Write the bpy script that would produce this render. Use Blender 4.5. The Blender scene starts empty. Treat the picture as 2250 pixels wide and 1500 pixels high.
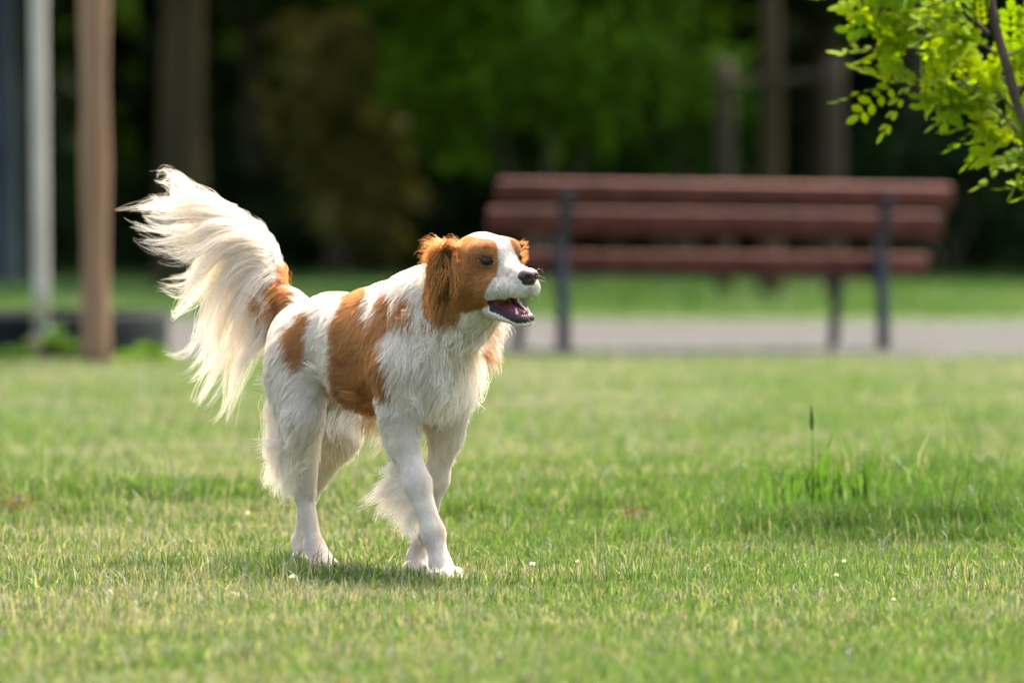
import bpy, math, time
import numpy as np
from mathutils import Vector, Matrix
from mathutils.kdtree import KDTree

SC = bpy.context.scene
COL = SC.collection
rng = np.random.default_rng(7)
T0 = time.time()

# ------------------------------------------------------------------ camera, sky, sun, exposure
CAM_H = 0.61
FPX, CX, CY, HY = 12500.0, 1125.0, 750.0, 476.0     # 200 mm lens; horizon row of the photograph
cam_data = bpy.data.cameras.new("camera"); cam = bpy.data.objects.new("camera", cam_data); COL.objects.link(cam)
cam.location = (0, 0, CAM_H)
cam.rotation_euler = (math.radians(90) - math.atan((CY - HY) / FPX), 0, 0)
cam_data.lens = 200; cam_data.sensor_width = 36
cam_data.clip_start = 0.1; cam_data.clip_end = 2000
cam_data.dof.use_dof = True; cam_data.dof.focus_distance = 9.5; cam_data.dof.aperture_fstop = 4.1
SC.camera = cam

SUN_DIR = Vector((0.20, 0.48, 0.85)).normalized()     # towards the sun: high, right, a little behind the dog
elev = math.asin(SUN_DIR.z); azim = math.atan2(SUN_DIR.x, SUN_DIR.y)
world = bpy.data.worlds.new("World"); SC.world = world; world.use_nodes = True
wn = world.node_tree.nodes; wl = world.node_tree.links
bg = wn["Background"]; bg.inputs[1].default_value = 0.15
sky = wn.new("ShaderNodeTexSky"); sky.sky_type = 'NISHITA'; sky.sun_disc = False
sky.sun_elevation = elev; sky.sun_rotation = azim; sky.air_density = 1.0; sky.dust_density = 8.0; sky.ozone_density = 1.0
wl.new(sky.outputs[0], bg.inputs[0])
sd = bpy.data.lights.new("sun", 'SUN'); sun = bpy.data.objects.new("sun", sd); COL.objects.link(sun)
sd.energy = 2.1; sd.angle = math.radians(3); sd.color = (1.0, 0.975, 0.93)
sun.rotation_euler = (-SUN_DIR).to_track_quat('-Z', 'Y').to_euler()
sun.location = (4, 4, 12)
SC.view_settings.view_transform = 'Standard'; SC.view_settings.look = 'None'
SC.view_settings.exposure = 2.42; SC.view_settings.gamma = 1.0
cy = SC.cycles
cy.use_denoising = True
try: cy.denoiser = 'OPENIMAGEDENOISE'; cy.denoising_input_passes = 'RGB_ALBEDO_NORMAL'
except Exception: pass
cy.max_bounces = 8; cy.diffuse_bounces = 6; cy.glossy_bounces = 2; cy.transmission_bounces = 6; cy.transparent_max_bounces = 8
cy.use_adaptive_sampling = False
cy.sample_clamp_indirect = 8.0

# ------------------------------------------------------------------ helpers
def tag(o, label=None, cat=None, group=None, kind=None):
    if label: o["label"] = label
    if cat: o["category"] = cat
    if group: o["group"] = group
    if kind: o["kind"] = kind
    return o

def empty(name, loc=(0, 0, 0)):
    o = bpy.data.objects.new(name, None); o.location = loc; o.empty_display_size = 0.2
    COL.objects.link(o); return o

def mesh_obj(name, verts, faces, mats, parent=None, smooth=True, colors=None, loc=None, mat_idx=None):
    """verts (n,3) in WORLD space; faces list or (m,k) array. Linked as ONE object, origin at loc."""
    V = np.asarray(verts, dtype=np.float32).reshape(-1, 3)
    me = bpy.data.meshes.new(name)
    org = Vector(loc) if loc is not None else (parent.matrix_basis.translation.copy() if parent is not None else Vector((0, 0, 0)))
    V = V - np.array(org, dtype=np.float32)
    if isinstance(faces, np.ndarray):
        k = faces.shape[1]; m = faces.shape[0]
        loops = faces.astype(np.int32).ravel(); starts = np.arange(m, dtype=np.int32) * k
    else:
        loops = np.array([i for f in faces for i in f], dtype=np.int32)
        ln = np.array([len(f) for f in faces]); starts = np.concatenate([[0], np.cumsum(ln)[:-1]]).astype(np.int32); m = len(faces)
    me.vertices.add(len(V)); me.vertices.foreach_set("co", V.ravel())
    me.loops.add(len(loops)); me.loops.foreach_set("vertex_index", loops)
    me.polygons.add(m); me.polygons.foreach_set("loop_start", starts)
    me.update(calc_edges=True); me.validate()
    if smooth: me.polygons.foreach_set("use_smooth", np.ones(len(me.polygons), dtype=bool))
    if colors is not None:
        at = me.color_attributes.new("Col", 'FLOAT_COLOR', 'POINT')
        cc = np.ones((len(V), 4), dtype=np.float32); cc[:, :3] = colors
        at.data.foreach_set("color", cc.ravel())
    for mt in (mats if isinstance(mats, (list, tuple)) else [mats]): me.materials.append(mt)
    if mat_idx is not None: me.polygons.foreach_set("material_index", np.asarray(mat_idx, dtype=np.int32))
    o = bpy.data.objects.new(name, me); COL.objects.link(o)
    if parent is not None:
        o.parent = parent
        # nested parents: world position must be org; parents here only translate
        pw = Vector((0, 0, 0)); p = parent
        while p is not None: pw += Vector(p.location); p = p.parent
        if loc is None:
            me.transform(Matrix.Translation(org - pw))
        else: o.location = org - pw
    else: o.location = org
    return o

class MB:
    def __init__(s): s.v = []; s.f = []; s.c = []
    def add(s, v, f, c=None):
        n = sum(len(a) for a in s.v); s.v.append(np.asarray(v, dtype=float)); s.f += [tuple(i + n for i in q) for q in f]
        if c is not None: s.c.append(np.tile(np.asarray(c, dtype=float), (len(v), 1)))
    def build(s, name, mats, parent=None, smooth=False, loc=None):
        V = np.vstack(s.v)
        return mesh_obj(name, V, s.f, mats, parent, smooth, np.vstack(s.c) if s.c else None, loc)

def box(mb, o, ax, ay, az, bev=0.0):
    """box centred at o with half vectors ax, ay, az, bevelled edges (chamfer bev metres along each)"""
    o, ax, ay, az = [np.asarray(q, dtype=float) for q in (o, ax, ay, az)]
    lx, ly, lz = [np.linalg.norm(q) for q in (ax, ay, az)]
    b = min(bev, lx * .45, ly * .45, lz * .45)
    ux, uy, uz = ax / lx, ay / ly, az / lz
    vs = []; idx = {}
    for sx in (-1, 1):
        for sy in (-1, 1):
            for sz in (-1, 1):
                for k in range(3):
                    q = [sx * lx, sy * ly, sz * lz]
                    for j in range(3):
                        if j != k: q[j] -= (sx, sy, sz)[j] * b
                    idx[(sx, sy, sz, k)] = len(vs); vs.append(o + ux * q[0] + uy * q[1] + uz * q[2])
    F = []
    c = o
    def addf(l):
        pts = np.array([vs[i] for i in l]); n = np.cross(pts[1] - pts[0], pts[2] - pts[0])
        if np.dot(n, pts.mean(0) - c) < 0: l = l[::-1]
        F.append(tuple(l))
    for k in range(3):
        a, d = [j for j in range(3) if j != k]
        for sg in (-1, 1):
            l = []
            for (p, q) in ((-1, -1), (1, -1), (1, 1), (-1, 1)):
                s3 = [0, 0, 0]; s3[k] = sg; s3[a] = p; s3[d] = q; l.append(idx[(*s3, k)])
            addf(l)
    for k in range(3):            # edges parallel to axis k
        a, d = [j for j in range(3) if j != k]
        for p in (-1, 1):
            for q in (-1, 1):
                l = []
                for (sg, kk) in ((-1, a), (1, a), (1, d), (-1, d)):
                    s3 = [0, 0, 0]; s3[k] = sg; s3[a] = p; s3[d] = q; l.append(idx[(*s3, kk)])
                addf(l)
    for sx in (-1, 1):
        for sy in (-1, 1):
            for sz in (-1, 1): addf([idx[(sx, sy, sz, k)] for k in range(3)])
    mb.add(vs, F)

def tube(mb, pts, rads, n=10, cap=True, wob=0.0, color=None, seed=0, sq=(1, 1)):
    P = np.asarray(pts, dtype=float); R = np.asarray(rads, dtype=float)
    rr = np.random.default_rng(seed)
    T = np.gradient(P, axis=0); T /= np.linalg.norm(T, axis=1)[:, None] + 1e-9
    u = np.cross(T[0], (0, 0, 1.0)); 
    if np.linalg.norm(u) < 0.1: u = np.cross(T[0], (0, 1.0, 0))
    u /= np.linalg.norm(u); vs = []; F = []
    ph = rr.uniform(0, 6.28, 3)
    for i in range(len(P)):
        u = u - T[i] * np.dot(u, T[i]); u /= np.linalg.norm(u); w = np.cross(T[i], u)
        for k in range(n):
            a = 2 * math.pi * k / n
            r = R[i] * (1 + wob * (math.sin(2 * a + ph[0] + i * .35) + .6 * math.sin(5 * a + ph[1] + i * .6)))
            vs.append(P[i] + u * math.cos(a) * r * sq[0] + w * math.sin(a) * r * sq[1])
    for i in range(len(P) - 1):
        for k in range(n):
            a, b = i * n + k, i * n + (k + 1) % n
            F.append((a, b, b + n, a + n))
    if cap:
        F.append(tuple(range(n))[::-1]); F.append(tuple((len(P) - 1) * n + k for k in range(n)))
    mb.add(vs, F, color)

def catmull(P, m):
    P = np.asarray(P, dtype=float); n = len(P)
    Q = np.vstack([2 * P[0] - P[1], P, 2 * P[-1] - P[-2]])
    t = np.linspace(0, n - 1 - 1e-6, m); i = t.astype(int); f = (t - i)[:, None]
    p0, p1, p2, p3 = Q[i], Q[i + 1], Q[i + 2], Q[i + 3]
    return 0.5 * ((2 * p1) + (-p0 + p2) * f + (2 * p0 - 5 * p1 + 4 * p2 - p3) * f ** 2 + (-p0 + 3 * p1 - 3 * p2 + p3) * f ** 3)

_PH = {}
def noise3(P, scale, seed=0):
    """smooth pseudo noise in about [-1,1] from rotated sines"""
    if seed not in _PH:
        r = np.random.default_rng(1000 + seed); _PH[seed] = (r.normal(size=(7, 3)), r.uniform(0, 6.28, 7))
    K, ph = _PH[seed]
    P = np.asarray(P); out = np.zeros(P.shape[0])
    for k in range(7):
        w = K[k] * (1 + .35 * k) / scale
        out += np.sin(P[:, :K.shape[1]] @ w[:P.shape[1]] + ph[k]) / (1 + .25 * k)
    return out / 2.4

def W(px, py, d):
    """a landmark read from the photograph, at distance d metres"""
    return np.array([(px - CX) / FPX * d, d, CAM_H - (py - HY) / FPX * d])

# ------------------------------------------------------------------ materials
def new_mat(name):
    m = bpy.data.materials.new(name); m.use_nodes = True
    nt = m.node_tree; return m, nt.nodes, nt.links, nt.nodes["Principled BSDF"]

def mat_noise(name, c1, c2, scale=8, rough=.7, spec=.3, bump=0.0, bscale=40, stretch=(1, 1, 1), metallic=0, detail=6):
    m, n, l, b = new_mat(name)
    tc = n.new("ShaderNodeTexCoord"); mp = n.new("ShaderNodeMapping"); mp.inputs["Scale"].default_value = stretch
    l.new(tc.outputs["Object"], mp.inputs[0])
    no = n.new("ShaderNodeTexNoise"); no.inputs["Scale"].default_value = scale; no.inputs["Detail"].default_value = detail
    l.new(mp.outputs[0], no.inputs[0])
    r = n.new("ShaderNodeValToRGB"); r.color_ramp.elements[0].position = .33; r.color_ramp.elements[1].position = .67
    r.color_ramp.elements[0].color = (*c1, 1); r.color_ramp.elements[1].color = (*c2, 1)
    l.new(no.outputs[0], r.inputs[0]); l.new(r.outputs[0], b.inputs["Base Color"])
    b.inputs["Roughness"].default_value = rough; b.inputs["Specular IOR Level"].default_value = spec; b.inputs["Metallic"].default_value = metallic
    if bump:
        n2 = n.new("ShaderNodeTexNoise"); n2.inputs["Scale"].default_value = bscale; n2.inputs["Detail"].default_value = 8
        l.new(mp.outputs[0], n2.inputs[0])
        bp = n.new("ShaderNodeBump"); bp.inputs["Strength"].default_value = bump; bp.inputs["Distance"].default_value = .01
        l.new(n2.outputs[0], bp.inputs["Height"]); l.new(bp.outputs[0], b.inputs["Normal"])
    return m

def mat_leaf(name, trans=.35, rough=.5, spec=.3, attr="Col", tcol=(1.25, 1.15, .5)):
    """thin leaf / blade / hair: coloured by its own attribute, part of the light goes through"""
    m, n, l, b = new_mat(name)
    a = n.new("ShaderNodeAttribute"); a.attribute_name = attr
    l.new(a.outputs["Color"], b.inputs["Base Color"]); b.inputs["Roughness"].default_value = rough; b.inputs["Specular IOR Level"].default_value = spec
    t = n.new("ShaderNodeBsdfTranslucent"); mx = n.new("ShaderNodeMixShader"); mx.inputs[0].default_value = trans
    mul = n.new("ShaderNodeVectorMath"); mul.operation = 'MULTIPLY'; mul.inputs[1].default_value = tcol
    l.new(a.outputs["Color"], mul.inputs[0]); l.new(mul.outputs[0], t.inputs[0])
    l.new(b.outputs[0], mx.inputs[1]); l.new(t.outputs[0], mx.inputs[2])
    l.new(mx.outputs[0], n["Material Output"].inputs[0])
    return m

M_leaf = mat_leaf("leaf_green", rough=.65, spec=.15); M_blade = mat_leaf("grass_blade", trans=.35, rough=.5, spec=.15)
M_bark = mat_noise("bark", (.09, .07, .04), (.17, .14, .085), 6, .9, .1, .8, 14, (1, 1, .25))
M_bark_shade = mat_noise("bark_shaded", (.032, .023, .009), (.062, .045, .018), 5, .9, .1, .8, 14, (1, 1, .2))  # darker bark: shade at the wood edge put into its colour
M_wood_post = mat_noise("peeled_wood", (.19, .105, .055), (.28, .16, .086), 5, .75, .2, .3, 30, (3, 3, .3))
M_stake_shade = mat_noise("shaded_stake", (.027, .018, .008), (.048, .034, .015), 5, .8, .2, .3, 30, (3, 3, .3))  # stake and rail wood, darkened so the colour carries their shade
M_white = mat_noise("white_bark", (.36, .32, .25), (.44, .40, .33), 7, .6, .3, .2, 20, (1, 1, .4))
M_dark_base = mat_noise("dark_socket", (.03, .035, .035), (.06, .065, .06), 7, .7, .3)
M_slat = mat_noise("red_brown_stain", (.064, .021, .0125), (.115, .040, .026), 3.0, .7, .08, .35, 60, (1, 6, 6))
M_steel = mat_noise("dark_steel", (.012, .015, .020), (.024, .028, .034), 10, .5, .5, .1, 60)
M_bed = mat_noise("dark_edging", (.003, .006, .005), (.006, .010, .008), 6, .8, .08, .3, 30)
M_soil = mat_noise("dark_mulch", (.009, .008, .006), (.018, .016, .012), 14, .95, .1, .8, 60)
M_path = mat_noise("pale_gravel", (.030, .0285, .024), (.045, .043, .036), 9, .95, .1, .5, 90)

# ------------------------------------------------------------------ ground
def gh(x, y):
    """height of the lawn: a low swell behind the dog, then a slight dip"""
    x = np.asarray(x, dtype=float); y = np.asarray(y, dtype=float)
    c = 12.1 + .25 * np.sin(x * .9 + .5)
    h = .055 * np.exp(-((y - c) / .95) ** 2) * (1 + .25 * np.sin(x * 2.1 + 1)) * np.clip((y - 10.2) / 1.2, 0, 1)
    h -= .03 * np.exp(-((y - 15.5) / 1.8) ** 2)
    h += .02 * np.exp(-(((x - .75) / .45) ** 2 + ((y - 11.6) / .5) ** 2))
    return h

def build_ground():
    xs = np.concatenate([[-400, -120, -40, -15], np.linspace(-7, 7, 90), [15, 40, 120, 400]])
    ys = np.concatenate([[-60, -10, 2, 5], np.linspace(6.5, 20, 110), np.linspace(21, 40, 20), [50, 60, 70, 80, 100, 150, 250, 450, 900]])
    X, Y = np.meshgrid(xs, ys); Z = gh(X, Y)
    V = np.stack([X.ravel(), Y.ravel(), Z.ravel()], 1); nx = len(xs); F = []
    for j in range(len(ys) - 1):
        for i in range(nx - 1):
            a = j * nx + i; F.append((a, a + 1, a + nx + 1, a + nx))
    m, n, l, b = new_mat("lawn_soil")
    tc = n.new("ShaderNodeTexCoord")
    n1 = n.new("ShaderNodeTexNoise"); n1.inputs["Scale"].default_value = .9; n1.inputs["Detail"].default_value = 8
    n2 = n.new("ShaderNodeTexNoise"); n2.inputs["Scale"].default_value = 30; n2.inputs["Detail"].default_value = 6
    l.new(tc.outputs["Object"], n1.inputs[0]); l.new(tc.outputs["Object"], n2.inputs[0])
    r1 = n.new("ShaderNodeValToRGB"); r1.color_ramp.elements[0].position = .35; r1.color_ramp.elements[1].position = .65
    r1.color_ramp.elements[0].color = (.026, .050, .010, 1); r1.color_ramp.elements[1].color = (.050, .070, .022, 1)
    r2 = n.new("ShaderNodeValToRGB"); r2.color_ramp.elements[0].position = .3; r2.color_ramp.elements[1].position = .7
    r2.color_ramp.elements[0].color = (.55, .55, .5, 1); r2.color_ramp.elements[1].color = (1.15, 1.1, 1.0, 1)
    l.new(n1.outputs[0], r1.inputs[0]); l.new(n2.outputs[0], r2.inputs[0])
    mx = n.new("ShaderNodeMixRGB"); mx.blend_type = 'MULTIPLY'; mx.inputs[0].default_value = .9
    l.new(r1.outputs[0], mx.inputs[1]); l.new(r2.outputs[0], mx.inputs[2]); l.new(mx.outputs[0], b.inputs["Base Color"])
    b.inputs["Roughness"].default_value = .95; b.inputs["Specular IOR Level"].default_value = .1
    tag(mesh_obj("ground", V, F, m), kind="structure")

def lawn_fields(x, y):
    P = np.stack([x, y * .6, 0 * x], 1)
    dry = .5 + .5 * noise3(P, .34, 1) + .25 * noise3(P, .09, 2)
    lush = np.zeros_like(x)
    def blob(cx, cy_, rx, ry, a): return a * np.exp(-((x - cx) / rx) ** 2 - ((y - cy_) / ry) ** 2)
    lush += blob(.66, 10.95, .22, .35, 1.0) + blob(.95, 10.7, .3, .35, 1.1) + blob(.75, 11.6, .4, .4, .6) + blob(-.8, 11.5, .45, .4, .6) + blob(.05, 11.2, .35, .4, .4)
    lush += blob(-.35, 9.35, .33, .10, .55) + blob(.35, 10.6, .25, .25, .4)
    lush = np.clip(lush + .15 * noise3(P, .22, 3), 0, 1.2)
    dry = np.clip(dry - lush * .9, 0, 1)
    return dry, lush

def build_grass(name, n, y0, y1, hgt, wid, seed, margin, dens_pow=1.0, label=None, minlush=None):
    r = np.random.default_rng(seed)
    y = y0 + (y1 - y0) * r.random(n) ** dens_pow
    hw = y * 1125 / FPX + margin
    x = r.uniform(-1, 1, n) * hw
    # tufts: pull part of the blades towards tuft centres
    k = n // 14; ti = r.integers(0, k, n); pull = r.random(n) < .55
    x = np.where(pull, x[ti] + r.normal(0, .011, n), x); y = np.where(pull, y[ti] + r.normal(0, .014, n), y)
    dry, lush = lawn_fields(x, y)
    if minlush is not None:
        k_ = (lush + .25 * noise3(np.stack([x, y, 0 * x], 1), .07, 9)) > minlush; x, y, dry, lush = x[k_], y[k_], dry[k_] * .4, lush[k_]; n = len(x)
    z = gh(x, y)
    h = hgt * (.45 + .75 * r.random(n) ** 1.5) * (1 + 1.5 * lush) * (1 + .35 * noise3(np.stack([x, y, 0 * x], 1), .12, 5))
    h = np.clip(h, .006, .2)
    long_ = r.random(n) < .02; h = np.where(long_, h * r.uniform(1.5, 2.4, n), h)
    w = wid * (.6 + .8 * r.random(n))
    az = r.uniform(0, 2 * np.pi, n); lean = np.clip(r.normal(.35, .28, n), 0, 1.3)
    lx, ly = np.cos(az) * lean, np.sin(az) * lean
    fa = r.uniform(0, np.pi, n); wx, wy = np.cos(fa) * w * .5, np.sin(fa) * w * .5
    V = np.empty((n, 5, 3), dtype=np.float32)
    V[:, 0] = np.stack([x - wx, y - wy, z - .004], 1); V[:, 1] = np.stack([x + wx, y + wy, z - .004], 1)
    mx_, my_, mz = x + lx * h * .35, y + ly * h * .35, z + h * .6
    V[:, 2] = np.stack([mx_ + wx * .8, my_ + wy * .8, mz], 1); V[:, 3] = np.stack([mx_ - wx * .8, my_ - wy * .8, mz], 1)
    V[:, 4] = np.stack([x + lx * h, y + ly * h, z + h * (1 - .25 * lean)], 1)
    is_dry = r.random(n) < (.09 + .60 * np.clip(dry, 0, 1) ** 1.3)
    g1 = np.array([.108, .255, .030]); g2 = np.array([.26, .39, .13]); g3 = np.array([.085, .25, .010]); s1 = np.array([.54, .55, .40]); s2 = np.array([.43, .41, .28])
    t = r.random(n)[:, None]; q = r.random(n)[:, None]
    lc = np.clip(lush, 0, 1)[:, None]
    C = (g1 * t + g2 * (1 - t)) * (1 - .55 * lc) + (g3 * q + g1 * (1 - q)) * .55 * lc
    S = s1 * q + s2 * (1 - q); S = np.where(t > .985, np.array([.5, .30, .16]), S)
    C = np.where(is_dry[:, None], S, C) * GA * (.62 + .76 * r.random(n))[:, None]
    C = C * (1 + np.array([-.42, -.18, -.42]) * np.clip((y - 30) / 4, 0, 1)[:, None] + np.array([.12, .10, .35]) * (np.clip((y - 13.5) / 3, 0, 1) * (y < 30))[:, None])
    CC = np.repeat(C[:, None, :], 5, axis=1)
    CC[:, :2] = CC[:, :2] * .45 + np.array([.10, .09, .045]) * .55
    base = (np.arange(n) * 5)[:, None]
    quads = base + np.array([0, 1, 2, 3]); tris = base + np.array([3, 2, 4])
    loops = np.concatenate([quads, tris], 1).ravel().astype(np.int32)
    starts = (np.arange(n)[:, None] * 7 + np.array([0, 4])).ravel().astype(np.int32)
    me = bpy.data.meshes.new(name)
    me.vertices.add(n * 5); me.vertices.foreach_set("co", V.ravel())
    me.loops.add(len(loops)); me.loops.foreach_set("vertex_index", loops)
    me.polygons.add(len(starts)); me.polygons.foreach_set("loop_start", starts)
    me.update(calc_edges=True)
    at = me.color_attributes.new("Col", 'FLOAT_COLOR', 'POINT')
    c4 = np.ones((n * 5, 4), dtype=np.float32); c4[:, :3] = CC.reshape(-1, 3); at.data.foreach_set("color", c4.ravel())
    me.materials.append(M_blade)
    o = bpy.data.objects.new(name, me); COL.objects.link(o)
    tag(o, label, "grass", kind="stuff")

GA = .475
build_ground()
Q = 1.0
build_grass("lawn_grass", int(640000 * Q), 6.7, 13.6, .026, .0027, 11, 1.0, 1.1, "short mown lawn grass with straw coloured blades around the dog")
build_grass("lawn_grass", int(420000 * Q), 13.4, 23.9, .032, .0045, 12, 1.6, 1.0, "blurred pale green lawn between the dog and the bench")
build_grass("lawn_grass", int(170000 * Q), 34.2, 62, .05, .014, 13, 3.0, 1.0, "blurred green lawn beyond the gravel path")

build_grass("tall_grass", 190000, 9.9, 12.3, .030, .0036, 14, .7, 1.0, "taller lush green grass band in the lawn on the right and left", .42)
# gravel path: a slightly skewed strip, 4 mm above the ground
def build_path():
    V = []; F = []
    xs = np.linspace(-9, 14, 60)
    for i, x in enumerate(xs):
        wv = .12 * math.sin(x * .8)
        yn = 24.1 - .03 * x + .02 * wv; yf = 33.5 - .45 * x + wv
        if x < -1.2: yn += (x + 1.2) ** 2 * .02; yf -= (x + 1.2) ** 2 * -.02
        V += [(x, yn, .004), (x, yf, .004)]
        if i: a = 2 * i; F.append((a - 2, a, a + 1, a - 1))
    tag(mesh_obj("path", V, F, M_path), kind="structure")
build_path()
print("ground", round(time.time() - T0, 1))

# ------------------------------------------------------------------ park bench (seen from behind)
def build_bench():
    yaw = math.radians(24); dl = 25.25
    a = np.array([math.cos(yaw), math.sin(yaw), -.010]); b = np.array([-math.sin(yaw), math.cos(yaw), 0]); z = np.array([0, 0, 1.0])
    base = np.array([(1235 - CX) / FPX * dl, dl, 0.0])        # foot of the left rear leg
    root = empty("park_bench", tuple(base))
    tag(root, "park bench with red brown wooden planks and dark steel legs beside the gravel path", "bench")
    def P(u, v, w): return base + a * u + b * v + z * w
    L0, L1 = -.33, 1.93
    def slat(u0, u1, v, w, hw_, ht, tilt):
        m = MB(); t = math.radians(tilt)
        up = z * math.cos(t) - b * math.sin(t); nrm = b * math.cos(t) + z * math.sin(t)
        box(m, P((u0 + u1) / 2, v, w), a * (u1 - u0) / 2, nrm * ht / 2, up * hw_ / 2, .008)
        return m
    slat(L0, L1, -.045, .718, .105, .045, 12).build("backrest_slat", M_slat, root)
    slat(L0 - .03, L1 - .03, -.012, .585, .115, .045, 12).build("backrest_slat", M_slat, root)
    for v, w in ((.10, .405), (.235, .41), (.37, .415), (.50, .41)):
        m = MB(); box(m, P((L0 + L1) / 2 - .05, v, w), a * (L1 - L0 - .04) / 2, b * .0575, z * (.05 if v < .12 else .022), .008)
        m.build("seat_slat", M_slat, root)
    for u in (0, 1.60):
        m = MB()
        pts = [P(u, -.02, -.02), P(u, -.01, .2), P(u, .01, .42), P(u, -.0, .52), P(u, -.035, .66), P(u, -.06, .74)]
        tube(m, catmull(pts, 14), [.031] * 14, 10)
        m.build("rear_leg", M_steel, root, smooth=True)
        m = MB(); tube(m, catmull([P(u, .48, -.02), P(u, .46, .2), P(u, .44, .36)], 8), [.026] * 8, 10)
        m.build("front_leg", M_steel, root, smooth=True)
        m = MB(); box(m, P(u, .26, .365), a * .022, b * .26, z * .02, .005)
        m.build("seat_bracket", M_steel, root)
        for vv in (0, .48):
            m = MB(); box(m, P(u, vv - .01, .012), a * .07, b * .07, z * .012, .004); m.build("foot_plate", M_steel, root)
build_bench()

# ------------------------------------------------------------------ posts, stakes and trees
def post(name, label, cat, px_top, px_bot, py_bot, d, r, top_z, mat, group=None, extra=None, wob=.03, taper=.9, zb=None):
    b = W(px_bot, py_bot, d); b[2] = -.05 if zb is None else zb
    t = np.array([(px_top - CX) / FPX * d, d + .05, top_z])
    m = MB(); k = 16
    pts = [b + (t - b) * i / (k - 1) for i in range(k)]
    tube(m, pts, [r * (1 - (1 - taper) * i / (k - 1)) for i in range(k)], 18, True, wob)
    return m, b

# brown wooden post
d = 22.8; b = W(211, 810, d); b[2] = 0
root = empty("wooden_post", tuple(b)); tag(root, "thick brown peeled wooden post standing at the near edge of the dark bed", "post")
m = MB(); k = 18; pts = [b + np.array([(i / (k - 1)) * -.01, 0, -.05 + 2.4 * i / (k - 1)]) for i in range(k)]
tube(m, pts, [.057 + .004 * math.sin(i * 1.3) for i in range(k)], 20, True, .02); m.build("shaft", M_wood_post, root, True)
m = MB(); tube(m, [b + np.array([-.01, 0, 2.35]), b + np.array([-.01, 0, 2.42])], [.055, .036], 20); m.build("cap", M_wood_post, root, True)
# white pole with a dark foot
d = 24.0; b = W(91, 800, d); b[2] = 0
root = empty("white_pole", tuple(b)); tag(root, "slender whitish pole with dark foot rising from the dark bed", "pole")
m = MB(); pts = [b + np.array([-.02 * i / 17, 0, .16 + 2.6 * i / 17]) for i in range(18)]
tube(m, pts, [.036] * 18, 18, True, .02); m.build("shaft", M_white, root, True)
m = MB(); tube(m, [b + np.array([0, 0, q]) for q in (-.05, .08, .165)], [.045, .042, .035], 18); m.build("foot", M_dark_base, root, True)

# tree stakes round a young trunk, behind the bench
def stake(px, d, r, top, label, mat=M_stake_shade):
    x = (px - CX) / FPX * d
    root = empty("tree_stake", (x, d, 0)); tag(root, label, "tree stake", "wooden stakes behind the bench")
    m = MB(); pts = [np.array([x, d, -.05 + (top + .05) * i / 9]) for i in range(10)]
    tube(m, pts, [r] * 10, 14, True, .02); m.build("shaft", mat, root, True)
    m = MB(); tube(m, [np.array([x, d, top - .005]), np.array([x, d, top + .03])], [r * .98, r * .6], 14); m.build("pointed_top", mat, root, True)
stake(1592, 45, .068, 1.82, "dim wooden stake left of the young trunk behind the bench")
stake(1833, 42, .070, 1.78, "paler wooden stake above the bench, right of the young trunk")
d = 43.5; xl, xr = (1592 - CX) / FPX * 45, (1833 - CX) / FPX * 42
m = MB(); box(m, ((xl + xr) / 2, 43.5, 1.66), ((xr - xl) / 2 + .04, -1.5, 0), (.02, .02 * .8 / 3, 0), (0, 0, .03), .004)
tag(m.build("cross_rail", M_stake_shade), "wooden horizontal rail joining the two stakes behind the bench", "rail", None)

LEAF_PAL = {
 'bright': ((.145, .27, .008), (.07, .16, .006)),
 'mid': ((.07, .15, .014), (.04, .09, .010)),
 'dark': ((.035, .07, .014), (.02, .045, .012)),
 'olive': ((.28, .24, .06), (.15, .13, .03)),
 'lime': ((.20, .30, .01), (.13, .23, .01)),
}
def leaf_cloud(mbs, blobs, n, size, pal, seed):
    """leaf sized rhombic faces spread through blobs (cx,cy,cz,rx,ry,rz) in uneven clumps"""
    r = np.random.default_rng(seed); V = []; C = []
    vol = np.array([b[3] * b[4] * b[5] for b in blobs]); cnt = (n * vol / vol.sum()).astype(int) + 10
    c1, c2 = np.array(LEAF_PAL[pal][0]), np.array(LEAF_PAL[pal][1])
    for b, k in zip(blobs, cnt):
        ncl = max(6, k // 45)
        u = r.normal(size=(ncl, 3)); u /= np.linalg.norm(u, axis=1)[:, None]; u *= (.35 + .65 * r.random((ncl, 1)) ** .5)
        ctr = np.array(b[:3]) + u * np.array(b[3:6])
        tone = r.random(ncl)
        ci = r.integers(0, ncl, k)
        p = ctr[ci] + r.normal(size=(k, 3)) * np.array(b[3:6]) * .16
        nrm = r.normal(size=(k, 3)) + np.array([0, 0, .9]); nrm /= np.linalg.norm(nrm, axis=1)[:, None]
        a = np.cross(nrm, r.normal(size=(k, 3))); a /= np.linalg.norm(a, axis=1)[:, None] + 1e-9
        c = np.cross(nrm, a); s = (size * (.6 + .8 * r.random((k, 1))))
        q = np.stack([p - a * s, p - c * s * .45 + nrm * s * .08, p + a * s, p + c * s * .45 + nrm * s * .08], 1)
        V.append(q.reshape(-1, 3))
        t = np.clip(tone[ci] * .7 + .3 * r.random(k), 0, 1)[:, None]
        C.append(np.repeat(c1 * t + c2 * (1 - t), 4, axis=0))
    return np.vstack(V), np.vstack(C)

def leaf_obj(name, blobs, n, size, pal, seed, parent=None, mat=None):
    V, C = leaf_cloud(None, blobs, n, size, pal, seed)
    F = np.arange(len(V)).reshape(-1, 4)
    return mesh_obj(name, V, F, mat or M_leaf, parent, False, C)

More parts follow.
